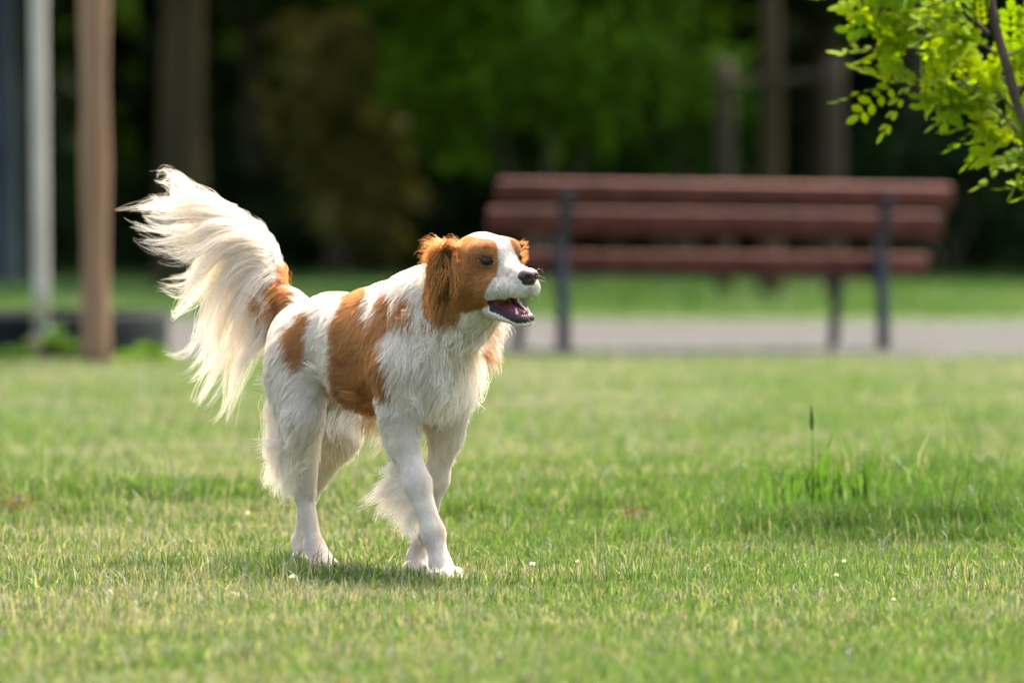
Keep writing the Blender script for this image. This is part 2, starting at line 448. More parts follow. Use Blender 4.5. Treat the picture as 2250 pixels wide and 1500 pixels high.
TREE_G = "trees of the dark wood behind the lawn"
def tree(px, d, rt, crown, n, size, pal, seed, label, mat=M_bark, lean=0.0, group=TREE_G, height=7.0):
    x = (px - CX) / FPX * d
    root = empty("tree", (x, d, 0)); tag(root, label, "tree", group)
    r = np.random.default_rng(seed); m = MB(); k = 14
    pts = [np.array([x + lean * (i / (k - 1)) ** 1.2 * height + r.normal(0, .01), d + r.normal(0, .01), -.1 + (height + .1) * i / (k - 1)]) for i in range(k)]
    rad = [rt * (1.35 - .35 * min(1, i / 2)) * (1 - .55 * i / (k - 1)) for i in range(k)]
    tube(m, catmull(pts, 26), np.interp(np.linspace(0, 1, 26), np.linspace(0, 1, k), rad), 20, True, .05, seed=seed)
    tr = m.build("trunk", mat, root, True)
    m = MB()
    for b in crown:
        s = pts[min(k - 1, max(2, int((b[2] - b[5] * .6) / height * k * .8)))]
        e = np.array([x + b[0], d + b[1], b[2]])
        mid = (s + e) / 2 + np.array([0, 0, -.15])
        tube(m, catmull([s, mid, e], 7), np.linspace(rt * .35, rt * .08, 7), 8, True, .05, seed=seed)
    m.build("limb", mat, root, True)
    leaf_obj("crown", [(x + b[0], d + b[1], b[2], b[3], b[4], b[5]) for b in crown], n, size, pal, seed, root)

HI = lambda dx=0, z=6.5, r=3.2, rz=2.4: (dx, 0, z, r, 2.6, rz)
# trunks that stand in view, crowns above the frame
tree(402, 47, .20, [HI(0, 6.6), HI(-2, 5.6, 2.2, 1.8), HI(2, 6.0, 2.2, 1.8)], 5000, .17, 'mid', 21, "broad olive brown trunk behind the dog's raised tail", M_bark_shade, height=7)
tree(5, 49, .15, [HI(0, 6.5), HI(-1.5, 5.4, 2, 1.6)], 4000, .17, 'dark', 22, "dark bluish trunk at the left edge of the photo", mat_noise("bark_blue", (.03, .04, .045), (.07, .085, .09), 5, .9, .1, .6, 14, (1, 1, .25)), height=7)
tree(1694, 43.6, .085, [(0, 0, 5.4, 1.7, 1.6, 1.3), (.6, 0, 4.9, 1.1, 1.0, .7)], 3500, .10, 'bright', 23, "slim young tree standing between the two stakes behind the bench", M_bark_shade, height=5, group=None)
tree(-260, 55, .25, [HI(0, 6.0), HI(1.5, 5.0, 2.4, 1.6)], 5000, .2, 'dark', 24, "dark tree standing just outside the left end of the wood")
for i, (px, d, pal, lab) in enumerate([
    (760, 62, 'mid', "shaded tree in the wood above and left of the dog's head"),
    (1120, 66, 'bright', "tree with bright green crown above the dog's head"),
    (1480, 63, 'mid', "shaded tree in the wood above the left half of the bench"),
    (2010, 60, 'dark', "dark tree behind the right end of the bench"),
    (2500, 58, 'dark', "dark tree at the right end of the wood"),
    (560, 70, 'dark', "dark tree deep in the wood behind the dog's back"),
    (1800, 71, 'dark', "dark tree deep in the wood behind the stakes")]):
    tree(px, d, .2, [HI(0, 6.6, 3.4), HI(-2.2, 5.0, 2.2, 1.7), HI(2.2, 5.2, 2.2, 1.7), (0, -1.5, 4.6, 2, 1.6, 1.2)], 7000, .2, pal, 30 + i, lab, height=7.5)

# hanging and standing foliage that fills the view
def shrub(px, d, blobs, n, size, pal, seed, label, cat="shrub", name="shrub", group="shrubs along the wood edge"):
    x = (px - CX) / FPX * d
    root = empty(name, (x, d, 0)); tag(root, label, cat, group)
    r = np.random.default_rng(seed); m = MB()
    for b in blobs:
        e = np.array([x + b[0], d + b[1], b[2]]); s = np.array([x + r.normal(0, .12), d, -.05])
        tube(m, catmull([s, (s + e) / 2 + r.normal(0, .06, 3), e], 7), np.linspace(.035, .008, 7), 6, True)
    m.build("stem", M_bark, root, True)
    leaf_obj("foliage", [(x + b[0], d + b[1], b[2], b[3], b[4], b[5]) for b in blobs], n, size, pal, seed, root)
shrub(1220, 54, [(0, 0, 2.5, 1.2, 1.0, 1.0), (-.7, .2, 1.9, .9, .8, .8), (.8, .1, 2.1, 1.0, .8, .9), (-.2, 0, 3.4, 1.7, 1.1, .9)], 6000, .09, 'bright', 41, "large bright green bush above the dog's head and the bench")
shrub(1450, 57, [(0, 0, 1.6, .9, .8, .9), (-.8, .1, 1.3, .8, .8, .8)], 3000, .09, 'mid', 42, "darker green bush just left of the stakes")
shrub(745, 56, [(0, 0, 1.4, .65, .7, .8), (.15, 0, .8, .6, .6, .6), (-.15, 0, 2.1, .5, .6, .5)], 3200, .09, 'olive', 43, "olive brown bush between the tail and the dog's head")
shrub(1000, 59, [(0, 0, 2.0, 1.2, .9, .9), (.8, 0, 2.9, 1.2, .9, .8)], 4200, .09, "bright", 49, "bright green bush between the olive bush and the large green bush")
shrub(880, 60, [(0, 0, 2.6, 1.1, .8, .8), (-.7, 0, 2.9, .9, .7, .5)], 2600, .1, 'mid', 44, "green bush above the dog's shoulders")
shrub(980, 58, [(0, 0, .7, .9, .7, .7), (-1.1, .4, .6, .9, .7, .6)], 2600, .09, 'dark', 45, "low dark bush behind the dog's back and head")
shrub(420, 60, [(0, 0, .7, 1.3, .8, .7), (1.0, 0, .5, 1, .7, .5)], 2800, .1, 'dark', 46, "low dark bush behind the tail")
shrub(2100, 56, [(0, 0, .8, 1.3, .8, .8), (.9, 0, 1.7, .9, .8, .9)], 3000, .1, 'dark', 47, "dark bush behind the right end of the bench")
shrub(60, 54, [(0, 0, .55, .55, .5, .6), (.1, 0, 1.0, .4, .4, .4)], 1500, .08, 'dark', 48, "dark brown bush behind the foot of the white pole")
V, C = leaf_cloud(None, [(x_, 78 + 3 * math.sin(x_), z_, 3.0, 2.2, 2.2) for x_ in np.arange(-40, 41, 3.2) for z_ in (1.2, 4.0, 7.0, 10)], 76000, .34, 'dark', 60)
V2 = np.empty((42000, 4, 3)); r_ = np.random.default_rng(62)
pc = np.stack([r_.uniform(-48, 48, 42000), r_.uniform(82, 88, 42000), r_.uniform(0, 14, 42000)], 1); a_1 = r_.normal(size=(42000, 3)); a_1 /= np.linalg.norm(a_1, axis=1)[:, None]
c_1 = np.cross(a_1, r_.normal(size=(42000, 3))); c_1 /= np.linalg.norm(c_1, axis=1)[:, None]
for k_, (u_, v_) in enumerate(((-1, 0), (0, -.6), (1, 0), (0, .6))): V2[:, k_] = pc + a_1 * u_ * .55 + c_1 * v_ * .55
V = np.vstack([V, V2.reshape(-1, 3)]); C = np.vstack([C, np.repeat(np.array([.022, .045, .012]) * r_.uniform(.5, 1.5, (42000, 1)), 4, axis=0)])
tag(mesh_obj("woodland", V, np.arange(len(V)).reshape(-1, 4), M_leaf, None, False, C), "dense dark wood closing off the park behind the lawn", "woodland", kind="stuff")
V, C = leaf_cloud(None, [(x_, y_, z_, 2.6, 2.6, 1.1) for x_ in np.arange(-16, 17, 3.4) for y_ in (56, 61, 66, 71) for z_ in (5.8, 8.0)], 46000, .30, 'dark', 61)  # unseen leaf layer added overhead to keep the wood in deep shade
tag(mesh_obj("woodland", V, np.arange(len(V)).reshape(-1, 4), M_leaf, None, False, C), "unseen leaf canopy added above the wood to shade it", "canopy", kind="stuff")
m = MB()
for i in range(0):
    r_ = np.random.default_rng(900 + i); x_ = -26 + i * 1.1 + r_.normal(0, .3); y_ = 84 + r_.normal(0, 1)
    tube(m, [np.array([x_, y_, -.1]), np.array([x_ + r_.normal(0, .2), y_, 4]), np.array([x_, y_, 12])], [.5, .45, .3], 8)
print("wood", round(time.time() - T0, 1))

# dark raised bed at the left with its plants
def build_bed():
    ctr = np.array([(120 - CX) / FPX * 25.2, 25.25, 0.0])
    root = empty("planting_bed", tuple(ctr)); tag(root, "low round planting bed with dark teal edging at the foot of the poles", "planting bed")
    rx, ry, h = .50, .95, .19; n = 48; m = MB(); vs = []; F = []
    prof = [(1.0, -.02), (1.0, h - .03), (.985, h), (.95, h), (.94, h - .03), (.94, .02)]
    for i in range(n):
        a = 2 * math.pi * i / n
        for (q, z) in prof: vs.append(ctr + np.array([rx * q * math.cos(a), ry * q * math.sin(a), z]))
    k = len(prof)
    for i in range(n):
        j = (i + 1) % n
        for q in range(k - 1): F.append((i * k + q, j * k + q, j * k + q + 1, i * k + q + 1))
    m.add(vs, F); m.build("edging", M_bed, root, True)
    m = MB(); vs = [ctr + np.array([0, 0, .17])]; F = []
    for i in range(n):
        a = 2 * math.pi * i / n; vs.append(ctr + np.array([rx * .945 * math.cos(a), ry * .945 * math.sin(a), .13]))
    for i in range(n): F.append((0, 1 + i, 1 + (i + 1) % n))
    m.add(vs, F); m.build("mulch", M_soil, root, True)
build_bed()
shrub(140, 23.3, [(0, 0, .09, .10, .09, .07), (-.08, .02, .06, .08, .08, .05)], 900, .016, 'mid', 51, "small dark green plant left of the wooden post's foot", "plant", "plant", "small plants by the bed")
shrub(312, 23.2, [(0, 0, .04, .09, .08, .04), (.05, 0, .035, .06, .08, .03)], 600, .016, 'bright', 52, "small yellow green plant right of the wooden post's foot", "plant", "plant", "small plants by the bed")
shrub(30, 23.0, [(0, 0, .035, .10, .08, .035)], 400, .016, 'mid', 53, "low bright green plant at the left edge below the bed", "plant", "plant", "small plants by the bed")

# ------------------------------------------------------------------ young tree reaching in at the upper right
def build_young_tree():
    D = 11.1; M_tleaf = mat_leaf('young_leaf', trans=.5, rough=.7, spec=.05, tcol=(1.25, 1.15, .3)); M_twig = mat_noise('twig_bark', (.045, .030, .020), (.09, .062, .042), 30, .85, .2, .4, 80, (1, 1, .3))
    foot = W(2360, 1100, D); foot[2] = 0
    root = empty("young_tree", tuple(foot)); tag(root, "young tree with yellow green feathery leaves reaching in at the upper right", "tree")
    m = MB()
    tp = [foot + np.array([0, 0, -.03]), W(2345, 900, D), W(2310, 600, D), W(2262, 340, D), W(2215, 160, D), W(2178, 20, D), W(2150, -180, D), W(2140, -420, D), W(2150, -800, D)]
    tube(m, catmull(tp, 40), np.linspace(.015, .005, 40), 12, True, .04); m.build("trunk", M_twig, root, True)
    branches = [
      [W(2172, 78, D), W(2135, 40, D), W(2098, -10, D), W(2060, -90, D)],
      [W(2235, 235, D), W(2200, 170, D + .04), W(2130, 135, D + .08), W(2040, 118, D + .1), W(1945, 108, D + .12)],
      [W(2240, 260, D), W(2190, 205, D + .03), W(2110, 185, D + .05), W(2020, 180, D + .05), W(1945, 190, D + .05)],
      [W(2255, 310, D), W(2210, 262, D+.03), W(2160, 225, D+.05), W(2110, 215, D+.05)],
      [W(2270, 370, D), W(2235, 325, D+.03), W(2200, 275, D+.05), W(2160, 275, D+.05)],
      [W(2150, -60, D), W(2080, 0, D - .1), W(2000, 25, D + .12), W(1935, 20, D + .12)],
      [W(2150, -100, D), W(2060, -60, D + .1), W(1980, -20, D + .15), W(1900, -20, D + .15)],
      [W(2190, 120, D), W(2120, 80, D), W(2050, 66, D + .1), W(1965, 58, D + .1)],
      [W(2330, 500, D), W(2310, 400, D), W(2285, 340, D), W(2262, 322, D)],
      [W(2330, 460, D), W(2312, 400, D), W(2300, 370, D)],
      [W(2200, 130, D), W(2240, 110, D), W(2290, 80, D)],
      [W(2230, 210, D), W(2270, 170, D), W(2330, 150, D)],
      [W(2160, -140, D), W(2230, -180, D), W(2320, -200, D)],
      [W(2150, -300, D), W(2050, -300, D), W(1950, -260, D)],
      [W(2150, -500, D), W(2250, -520, D), W(2340, -500, D)],
      [W(2145, -420, D), W(2060, -480, D), W(1970, -470, D)],
    ]
    lm = MB(); r = np.random.default_rng(5)
    for bi, br in enumerate(branches):
        m = MB(); cp = catmull(br, 14); tube(m, cp, np.linspace(.0058 if bi in (0,) else .0032, .001, 14), 7); m.build("branch", M_twig, root, True)
        cp = catmull(br, 60)
        L = np.linalg.norm(br[-1] - br[0]); nl = int(6 + L * 43)
        for q in range(nl):
            t = .14 + .86 * q / max(1, nl - 1); i = min(58, int(t * 59)); base = cp[i]; dr = cp[i + 1] - cp[i]; dr /= np.linalg.norm(dr) + 1e-9
            side = 1 if q % 2 else -1
            out = np.cross(dr, np.array([0, 1.0, 0])) * side
            v = dr * r.uniform(.3, .9) + out * r.uniform(.3, 1.0) + r.normal(0, .35, 3) + np.array([0, 0, -.12]); v /= np.linalg.norm(v)
            if q == nl - 1: v = dr
            # compound leaf: rachis with opposed leaflets
            rl = r.uniform(.06, .10); npair = r.integers(4, 7)
            up = np.array([0, -.35, 1.0]) + r.normal(0, .35, 3); sd_ = np.cross(v, up); sd_ /= np.linalg.norm(sd_); up = np.cross(sd_, v)
            tone = r.random()
            def leaflet(o, dir_, ln):
                w_ = np.cross(dir_, up); w_ /= np.linalg.norm(w_) + 1e-9
                pts = [o, o + dir_ * ln * .3 + w_ * ln * .25, o + dir_ * ln * .7 + w_ * ln * .27, o + dir_ * ln, o + dir_ * ln * .7 - w_ * ln * .27, o + dir_ * ln * .3 - w_ * ln * .25, o + dir_ * ln * .5 - up * ln * .06]
                t_ = np.clip(tone * .7 + r.random() * .3, 0, 1)
                c = np.array([.24, .31, .003]) * t_ + np.array([.09, .19, .003]) * (1 - t_)
                lm.add(pts, [(0, 6, 1), (1, 6, 2), (2, 6, 3), (3, 6, 4), (4, 6, 5), (5, 6, 0)], c)
            for k in range(npair):
                s_ = (k + .6) / npair; o = base + v * rl * s_ - np.array([0, 0, 1]) * rl * s_ * s_ * .18
                for sg in (-1, 1):
                    dd = v * .45 + sd_ * sg * .9 + r.normal(0, .12, 3); dd /= np.linalg.norm(dd)
                    leaflet(o, dd, r.uniform(.023, .034) * (1 - .25 * abs(s_ - .5)))
            leaflet(base + v * rl - np.array([0, 0, 1]) * rl * .18, v, .032)
    lm.build("crown", M_tleaf, root, True)
build_young_tree()
print("young tree", round(time.time() - T0, 1))

# ------------------------------------------------------------------ the dog
HV = np.array([.53, -.848, 0]); RV = np.array([-.848, -.53, 0]); DO = np.array([-.239, 9.65, 0.0])
def to_world(P): P = np.asarray(P, dtype=float); return DO + P[..., 0:1] * HV + P[..., 1:2] * RV + P[..., 2:3] * np.array([0, 0, 1.0])
def to_dog(P):
    Q_ = np.asarray(P, dtype=float) - DO
    return np.stack([Q_ @ HV, Q_ @ RV, Q_[..., 2]], -1)
def vec_dog(v): v = np.asarray(v, dtype=float); return np.array([v @ HV, v @ RV, v[2]])
HC = np.array([.366, -.011, .530]); ROLL = math.radians(6); PITCH = math.radians(2)
def Hd(p):
    """head frame (forward, right, up) to dog frame"""
    f, s, z = p
    f, z = f * math.cos(PITCH) + z * math.sin(PITCH), z * math.cos(PITCH) - f * math.sin(PITCH)
    s, z = s * math.cos(ROLL) + z * math.sin(ROLL), z * math.cos(ROLL) - s * math.sin(ROLL)
    return HC + np.array([f, s, z])
def to_head(P):
    q = np.asarray(P) - HC; f, s, z = q[..., 0], q[..., 1], q[..., 2]
    s, z = s * math.cos(ROLL) - z * math.sin(ROLL), z * math.cos(ROLL) + s * math.sin(ROLL)
    f, z = f * math.cos(PITCH) - z * math.sin(PITCH), z * math.cos(PITCH) + f * math.sin(PITCH)
    return np.stack([f, s, z], -1)

PR = []     # primitives: a, b, ra, rb, lateral scale, blend k, flow, hair length, lift
def cone(a, b, ra, rb, ks=1.0, k=.02, flow=(-.7, 0, -.6), ln=.02, lift=.3, sub=False, fur=True):
    PR.append(dict(a=np.array(a, float), b=np.array(b, float), ra=ra, rb=rb, ks=ks, k=k, flow=np.array(flow, float), ln=ln, lift=lift, sub=sub, fur=fur))
def hcone(a, b, ra, rb, **kw): cone(Hd(a), Hd(b), ra, rb, **kw)
def sdf(p, P):
    a, b = p['a'].copy(), p['b'].copy(); a[1] *= p['ks']; b[1] *= p['ks']
    X, Y, Z = P; Y = Y * p['ks']; c = (p['a'][1] + p['b'][1]) / 2
    ba = b - a; L2 = float(ba @ ba) + 1e-12
    h = ((X - a[0]) * ba[0] + (Y - a[1]) * ba[1] + (Z - a[2]) * ba[2]) / L2
    h = np.clip(h, 0, 1)
    dd = np.sqrt((X - a[0] - h * ba[0]) ** 2 + (Y - a[1] - h * ba[1]) ** 2 + (Z - a[2] - h * ba[2]) ** 2) - (p['ra'] + (p['rb'] - p['ra']) * h)
    return dd / max(1.0, p['ks'] ** .5)

wind = vec_dog((-1, 0, 0))
DN = np.array([0, 0, -1.0])
bf = np.array([-.9, .1, -.5])          # body flow: backwards and down
# torso
cone((.155, 0, .388), (.02, 0, .39), .102, .092, 1.25, .03, bf, .030, .28)
cone((.02, 0, .39), (-.12, 0, .40), .092, .071, 1.15, .03, bf, .026, .28)
cone((-.12, 0, .400), (-.195, 0, .388), .071, .072, 1.0, .03, (-.6, .05, -.8), .024, .28)
cone((.19, 0, .462), (.08, 0, .448), .055, .05, 1.0, .03, bf, .026, .3)
cone((.185, .005, .40), (.215, .01, .375), .088, .066, 1.15, .03, (-.15, .12, -1), .036, .22)     # chest
cone((.18, 0, .43), (.305, -.005, .49), .086, .062, 1.15, .035, (-.3, .15, -.95), .034, .25) # neck
cone((.315, -.005, .485), tuple(Hd((-.01, 0, -.02))), .058, .048, 1.0, .03, (-.35, .1, -.9), .03, .3)
cone((-.19, 0, .39), (-.255, 0, .40), .064, .045, 1.0, .03, (-.6, 0, -.8), .02, .3)
# hind legs (near = right = positive s)
for sgn, hip, kn, hk, an, pw in ((1, (-.165, .042, .36), (-.125, .060, .265), (-.165, .036, .135), (-.145, .028, .045), (-.118, .026, .018)),
                             (-1, (-.19, -.045, .36), (-.195, -.058, .24), (-.305, -.052, .125), (-.325, -.05, .04), (-.312, -.05, .016))):
    cone(hip, kn, .054, .029, 1.05, .03, (-.45, .25 * sgn, -1), .034, .25)
    cone(tuple(np.array(hip) + (-.01, 0, -.03)), tuple((np.array(hip) * .5 + np.array(hk) * .5)), .044, .028, 1.0, .03, (-.55, .3 * sgn + .15, -1), .045, .3)
    cone(kn, tuple(np.array(hk) + (.008, 0, .008)), .028, .0150, 1.0, .02, (-.2, .1, -1), .016, .2)
    cone(tuple(np.array(hk) + (-.013, 0, .012)), tuple(np.array(hk) + (-.006, 0, -.008)), .0105, .010, 1.0, .012, (0, 0, -1), .007, .15)
    cone(hk, an, .0142, .0118, 1.0, .012, (-.05, 0, -1), .007, .15)
    cone(an, pw, .015, .017, .9, .012, (.3, 0, -1), .006, .15)
    for j, so in enumerate((-.016, -.006, .006, .016)):
        fo = (.012, .021, .021, .012)[j]
        cone((pw[0] + fo - .012, pw[1] + so, .015), (pw[0] + fo, pw[1] + so, .011), .0095, .0085, 1.0, .004, (.6, 0, -.6), .004, .12)
# front legs
for sgn, sh, el, wr, an, pw in ((1, (.19, .060, .36), (.19, .054, .248), (.262, .036, .088), (.278, .032, .038), (.290, .030, .018)),
                            (-1, (.185, -.056, .36), (.15, -.058, .25), (.090, -.052, .09), (.070, -.05, .035), (.080, -.05, .016))):
    cone(sh, el, .048, .027, 1.1, .03, (-.3, .2 * sgn, -1), .028, .22)
    cone(el, tuple(np.array(el) * .5 + np.array(wr) * .5), .0225, .0175, 1.0, .02, (-.2, 0, -1), .012, .2)
    cone(tuple(np.array(el) * .5 + np.array(wr) * .5), wr, .0175, .0150, 1.0, .02, (-.1, 0, -1), .010, .16)
    cone(wr, an, .0162, .0135, 1.0, .015, (0, 0, -1), .007, .15)
    cone(an, pw, .0155, .0185, .9, .010, (.3, 0, -1), .006, .15)
    for j, so in enumerate((-.021, -.0075, .0075, .021)):
        fo = (.016, .030, .030, .016)[j]
        cone((pw[0] + fo - .014, pw[1] + so, .018), (pw[0] + fo, pw[1] + so, .012), .0118, .0098, 1.0, .004, (.6, 0, -.6), .0045, .12)
# tail core (orange root, white above), read off the photograph
TC = [W(646, 672, 9.88), W(610, 650, 9.90), W(594, 605, 9.92), W(584, 560, 9.93), W(562, 520, 9.94), W(522, 488, 9.95), W(480, 466, 9.96)]
TCd = to_dog(np.array(TC))
TR = [.026, .022, .017, .014, .012, .010, .006]
tflow = vec_dog((-.8, 0, -.35))
for i in range(6):
    cone(TCd[i], TCd[i + 1], TR[i], TR[i + 1], 1.0, .02 if i == 0 else .008, (tflow + (0, 0, -.5)) if i < 2 else tflow * .6 + np.array([0, 0, .5]), .026 if i < 2 else .016, .35)
# head
hb = np.array([-1.0, 0, -.15])
hcone((-.018, 0, .0), (.012, 0, .002), .050, .046, k=.02, flow=hb, ln=.011, lift=.2)
hcone((-.035, 0, -.012), (-.05, 0, -.03), .048, .05, k=.03, flow=(-.9, 0, -.5), ln=.022, lift=.3)
for sg in (1, -1):
    hcone((.0, sg * .026, -.028), (.028, sg * .022, -.034), .033, .026, k=.02, flow=(-.9, sg * .2, -.45), ln=.012, lift=.2)
    hcone((.033, sg * .0205, .0265), (.012, sg * .027, .022), .0150, .019, k=.010, flow=(-1, sg * .3, .1), ln=.007, lift=.15)
    hcone((.052, sg * .017, -.030), (.100, sg * .0125, -.034), .0185, .0145, k=.014, flow=(-.8, sg * .1, -.6), ln=.006, lift=.12)
    # lower jaw rims
    hcone((.030, sg * .021, -.070), (.092, sg * .0115, -.0835), .0125, .0075, k=.010, flow=(-.8, 0, -.5), ln=.007, lift=.2)
hcone((.042, 0, -.006), (.104, 0, -.016), .0185, .0160, k=.014, flow=(-1, 0, .1), ln=.0045, lift=.1)
hcone((.020, 0, -.068), (.094, 0, -.0865), .017, .0075, ks=.85, k=.012, flow=(-.8, 0, -.6), ln=.006, lift=.2)
# ears: flattened flaps hanging from the side of the skull
EAR = [(-.028, .044, .024), (-.044, .060, .016), (-.052, .070, -.012), (-.050, .072, -.040), (-.044, .068, -.060)]
ER = [.012, .011, .012, .011, .006]
for sg in (1, -1):
    e2 = EAR if sg == 1 else [(-.030, .042, .026), (-.042, .050, .018), (-.050, .054, -.015), (-.052, .052, -.045), (-.05, .050, -.065)]
    for i in range(4):
        a, b = e2[i], e2[i + 1]
        hcone((a[0], a[1] * sg, a[2]), (b[0], b[1] * sg, b[2]), ER[i], ER[i + 1], k=.010, flow=(-.22, sg * .05, -1), ln=(.014, .020, .024, .026)[i], lift=.06)
# carve: open mouth, eye sockets, nostrils
for (a, b, ra, rb, ks) in (((.047, 0, -.0605), (.118, 0, -.0630), .0030, .0118, .42), ((.030, 0, -.058), (.10, 0, -.064), .010, .012, .8),
                           ((.045, 0, -.070), (.085, 0, -.0745), .009, .0070, .75)):
    hcone(a, b, ra, rb, ks=ks, k=.004, sub=True)
EYE = [(.0425, .0335, .0125), (.0435, -.0325, .0125)]
EN = [np.array([.74, .67 * sg, 0]) for sg in (1, -1)]; ET = [np.array([.67, -.74 * sg, -.14]) for sg in (1, -1)]
for e, t_ in zip(EYE, ET):
    for q_ in (-1, 1): hcone(e, tuple(np.array(e) + t_ * .0092 * q_ - np.array([.001, 0, .0006])), .0062, .0016, k=.003, sub=True)

VX = .0025
lo = np.array([-.40, -.20, -.012]); hi = np.array([.52, .15, .62])
tmin = TCd.min(0) - .05; tmax = TCd.max(0) + .05; lo = np.minimum(lo, tmin); hi = np.maximum(hi, tmax); lo[2] = -.012
dims = np.ceil((hi - lo) / VX).astype(int) + 1
D = np.full(tuple(dims), .3, dtype=np.float32)
ax = [(lo[i] + VX * np.arange(dims[i])).astype(np.float32) for i in range(3)]
def subbox(p, m):
    R = max(p['ra'], p['rb']); mn = np.minimum(p['a'], p['b']) - R - m; mx = np.maximum(p['a'], p['b']) + R + m
    mn[1] = min(p['a'][1], p['b'][1]) - R / min(1, p['ks']) - m; mx[1] = max(p['a'][1], p['b'][1]) + R / min(1, p['ks']) + m
    i0 = np.clip(((mn - lo) / VX).astype(int), 0, dims - 1); i1 = np.clip(((mx - lo) / VX).astype(int) + 2, 1, dims)
    return tuple(slice(int(i0[i]), int(i1[i])) for i in range(3))
for p in PR:
    s3 = subbox(p, .045)
    G = (ax[0][s3[0]][:, None, None], ax[1][s3[1]][None, :, None], ax[2][s3[2]][None, None, :])
    dd = sdf(p, G).astype(np.float32); cur = D[s3]
    if p['sub']:
        a_, b_ = cur, -dd; h = np.clip(p['k'] - np.abs(a_ - b_), 0, None) / p['k']; D[s3] = np.maximum(a_, b_) + h * h * p['k'] * .25
    else:
        h = np.clip(p['k'] - np.abs(cur - dd), 0, None) / p['k']; D[s3] = np.minimum(cur, dd) - h * h * p['k'] * .25
print("sdf", D.shape, round(time.time() - T0, 1))

def surface_nets(D):
    ins = D < 0; nx, ny, nz = D.shape; cn = (nx - 1, ny - 1, nz - 1)
    eds = []
    for a in range(3):
        sl0 = [slice(None)] * 3; sl1 = [slice(None)] * 3; sl0[a] = slice(0, -1); sl1[a] = slice(1, None)
        A, B = ins[tuple(sl0)], ins[tuple(sl1)]
        idx = np.argwhere(A != B)
        # keep away from the border
        ok = np.all((idx > 0) & (idx < np.array(D.shape) - 2), axis=1); idx = idx[ok]
        d0 = D[tuple(idx.T)]; j = idx.copy(); j[:, a] += 1; d1 = D[tuple(j.T)]
        t = d0 / (d0 - d1); pos = idx.astype(float); pos[:, a] += t
        eds.append((a, idx, pos, ins[tuple(idx.T)]))
    N = cn[0] * cn[1] * cn[2]; keys = []; poss = []
    for a, idx, pos, s in eds:
        b, c = [k for k in range(3) if k != a]
        for ob in (0, -1):
            for oc in (0, -1):
                q = idx.copy(); q[:, b] += ob; q[:, c] += oc
                keys.append((q[:, 0] * cn[1] + q[:, 1]) * cn[2] + q[:, 2]); poss.append(pos)
    K = np.concatenate(keys); Pp = np.concatenate(poss)
    uk, inv = np.unique(K, return_inverse=True); cnt = np.bincount(inv)
    V = np.stack([np.bincount(inv, Pp[:, i]) / cnt for i in range(3)], 1)
    F = []
    for a, idx, pos, s in eds:
        b, c = (a + 1) % 3, (a + 2) % 3
        qs = []
        for ob, oc in ((-1, -1), (0, -1), (0, 0), (-1, 0)):
            q = idx.copy(); q[:, b] += ob; q[:, c] += oc
            qs.append(np.searchsorted(uk, (q[:, 0] * cn[1] + q[:, 1]) * cn[2] + q[:, 2]))
        q = np.stack(qs, 1); q = np.where(s[:, None], q, q[:, ::-1]); F.append(q)
    return V, np.vstack(F)
V, F = surface_nets(D)
VD = lo + V * VX
# drop loose islands (keep the biggest)
par = np.arange(len(VD))
ed = np.vstack([F[:, [0, 1]], F[:, [1, 2]], F[:, [2, 3]]])
for _ in range(60):
    m0 = np.minimum(par[ed[:, 0]], par[ed[:, 1]]); new = par.copy()
    np.minimum.at(new, ed[:, 0], m0); np.minimum.at(new, ed[:, 1], m0); new = new[new]
    if np.array_equal(new, par): break
    par = new
lab = np.bincount(par).argmax(); keep = par == lab
if keep.mean() > .9:
    remap = np.cumsum(keep) - 1; F = remap[F[keep[F].all(1)]]; VD = VD[keep]
def sample(P):
    g = (P - lo) / VX; g = np.clip(g, 0, dims - 1.001); i = g.astype(int); f = g - i; out = 0
    for a in (0, 1):
        for b in (0, 1):
            for c in (0, 1):
                w = (f[:, 0] if a else 1 - f[:, 0]) * (f[:, 1] if b else 1 - f[:, 1]) * (f[:, 2] if c else 1 - f[:, 2])
                out = out + w * D[i[:, 0] + a, i[:, 1] + b, i[:, 2] + c]
    return out
def grad(P):
    e = VX * 1.2; g = np.stack([sample(P + np.eye(3)[k] * e) - sample(P - np.eye(3)[k] * e) for k in range(3)], 1)
    return g / (np.linalg.norm(g, axis=1)[:, None] + 1e-9)
print("nets", VD.shape, F.shape, round(time.time() - T0, 1))

# coat pattern: patches traced as outlines in metres on the dog's near flank (x, z of the standing dog)
def poly(pts, d): return np.array([[(px - CX) / FPX * d, CAM_H - (py - HY) / FPX * d] for px, py in pts])
PATCH = [
 (poly([(692, 672), (706, 690), (688, 722), (690, 760), (696, 800), (672, 802), (642, 768), (636, 738), (654, 704), (672, 680)], 9.78), +1),
 (poly([(812, 620), (772, 640), (748, 690), (735, 750), (738, 810), (762, 880), (790, 938), (862, 962), (886, 915), (872, 850), (858, 800), (856, 750), (866, 700), (880, 660), (868, 628), (845, 655), (822, 700), (812, 660), (824, 630)], 9.60), +1),
 (poly([(893, 632), (908, 650), (906, 690), (888, 695), (876, 668)], 9.45), +1),
 (poly([(760, 600), (820, 600), (830, 622), (775, 632)], 9.7), 0),
 (poly([(1150, 700), (1090, 735), (1066, 800), (1070, 840), (1110, 830), (1160, 760)], 9.33), 0),
]
def inpoly(P, poly_):
    x, y = P[:, 0], P[:, 1]; r = np.zeros(len(P), bool); n = len(poly_)
    for i in range(n):
        x0, y0 = poly_[i]; x1, y1 = poly_[(i + 1) % n]
        c = ((y0 > y) != (y1 > y)) & (x < (x1 - x0) * (y - y0) / (y1 - y0 + 1e-12) + x0); r ^= c
    return r
WHT = np.array([.97, .92, .83]); ORG = np.array([.70, .345, .115]); ORG_D = np.array([.47, .19, .052]); CRM = np.array([.92, .82, .66])
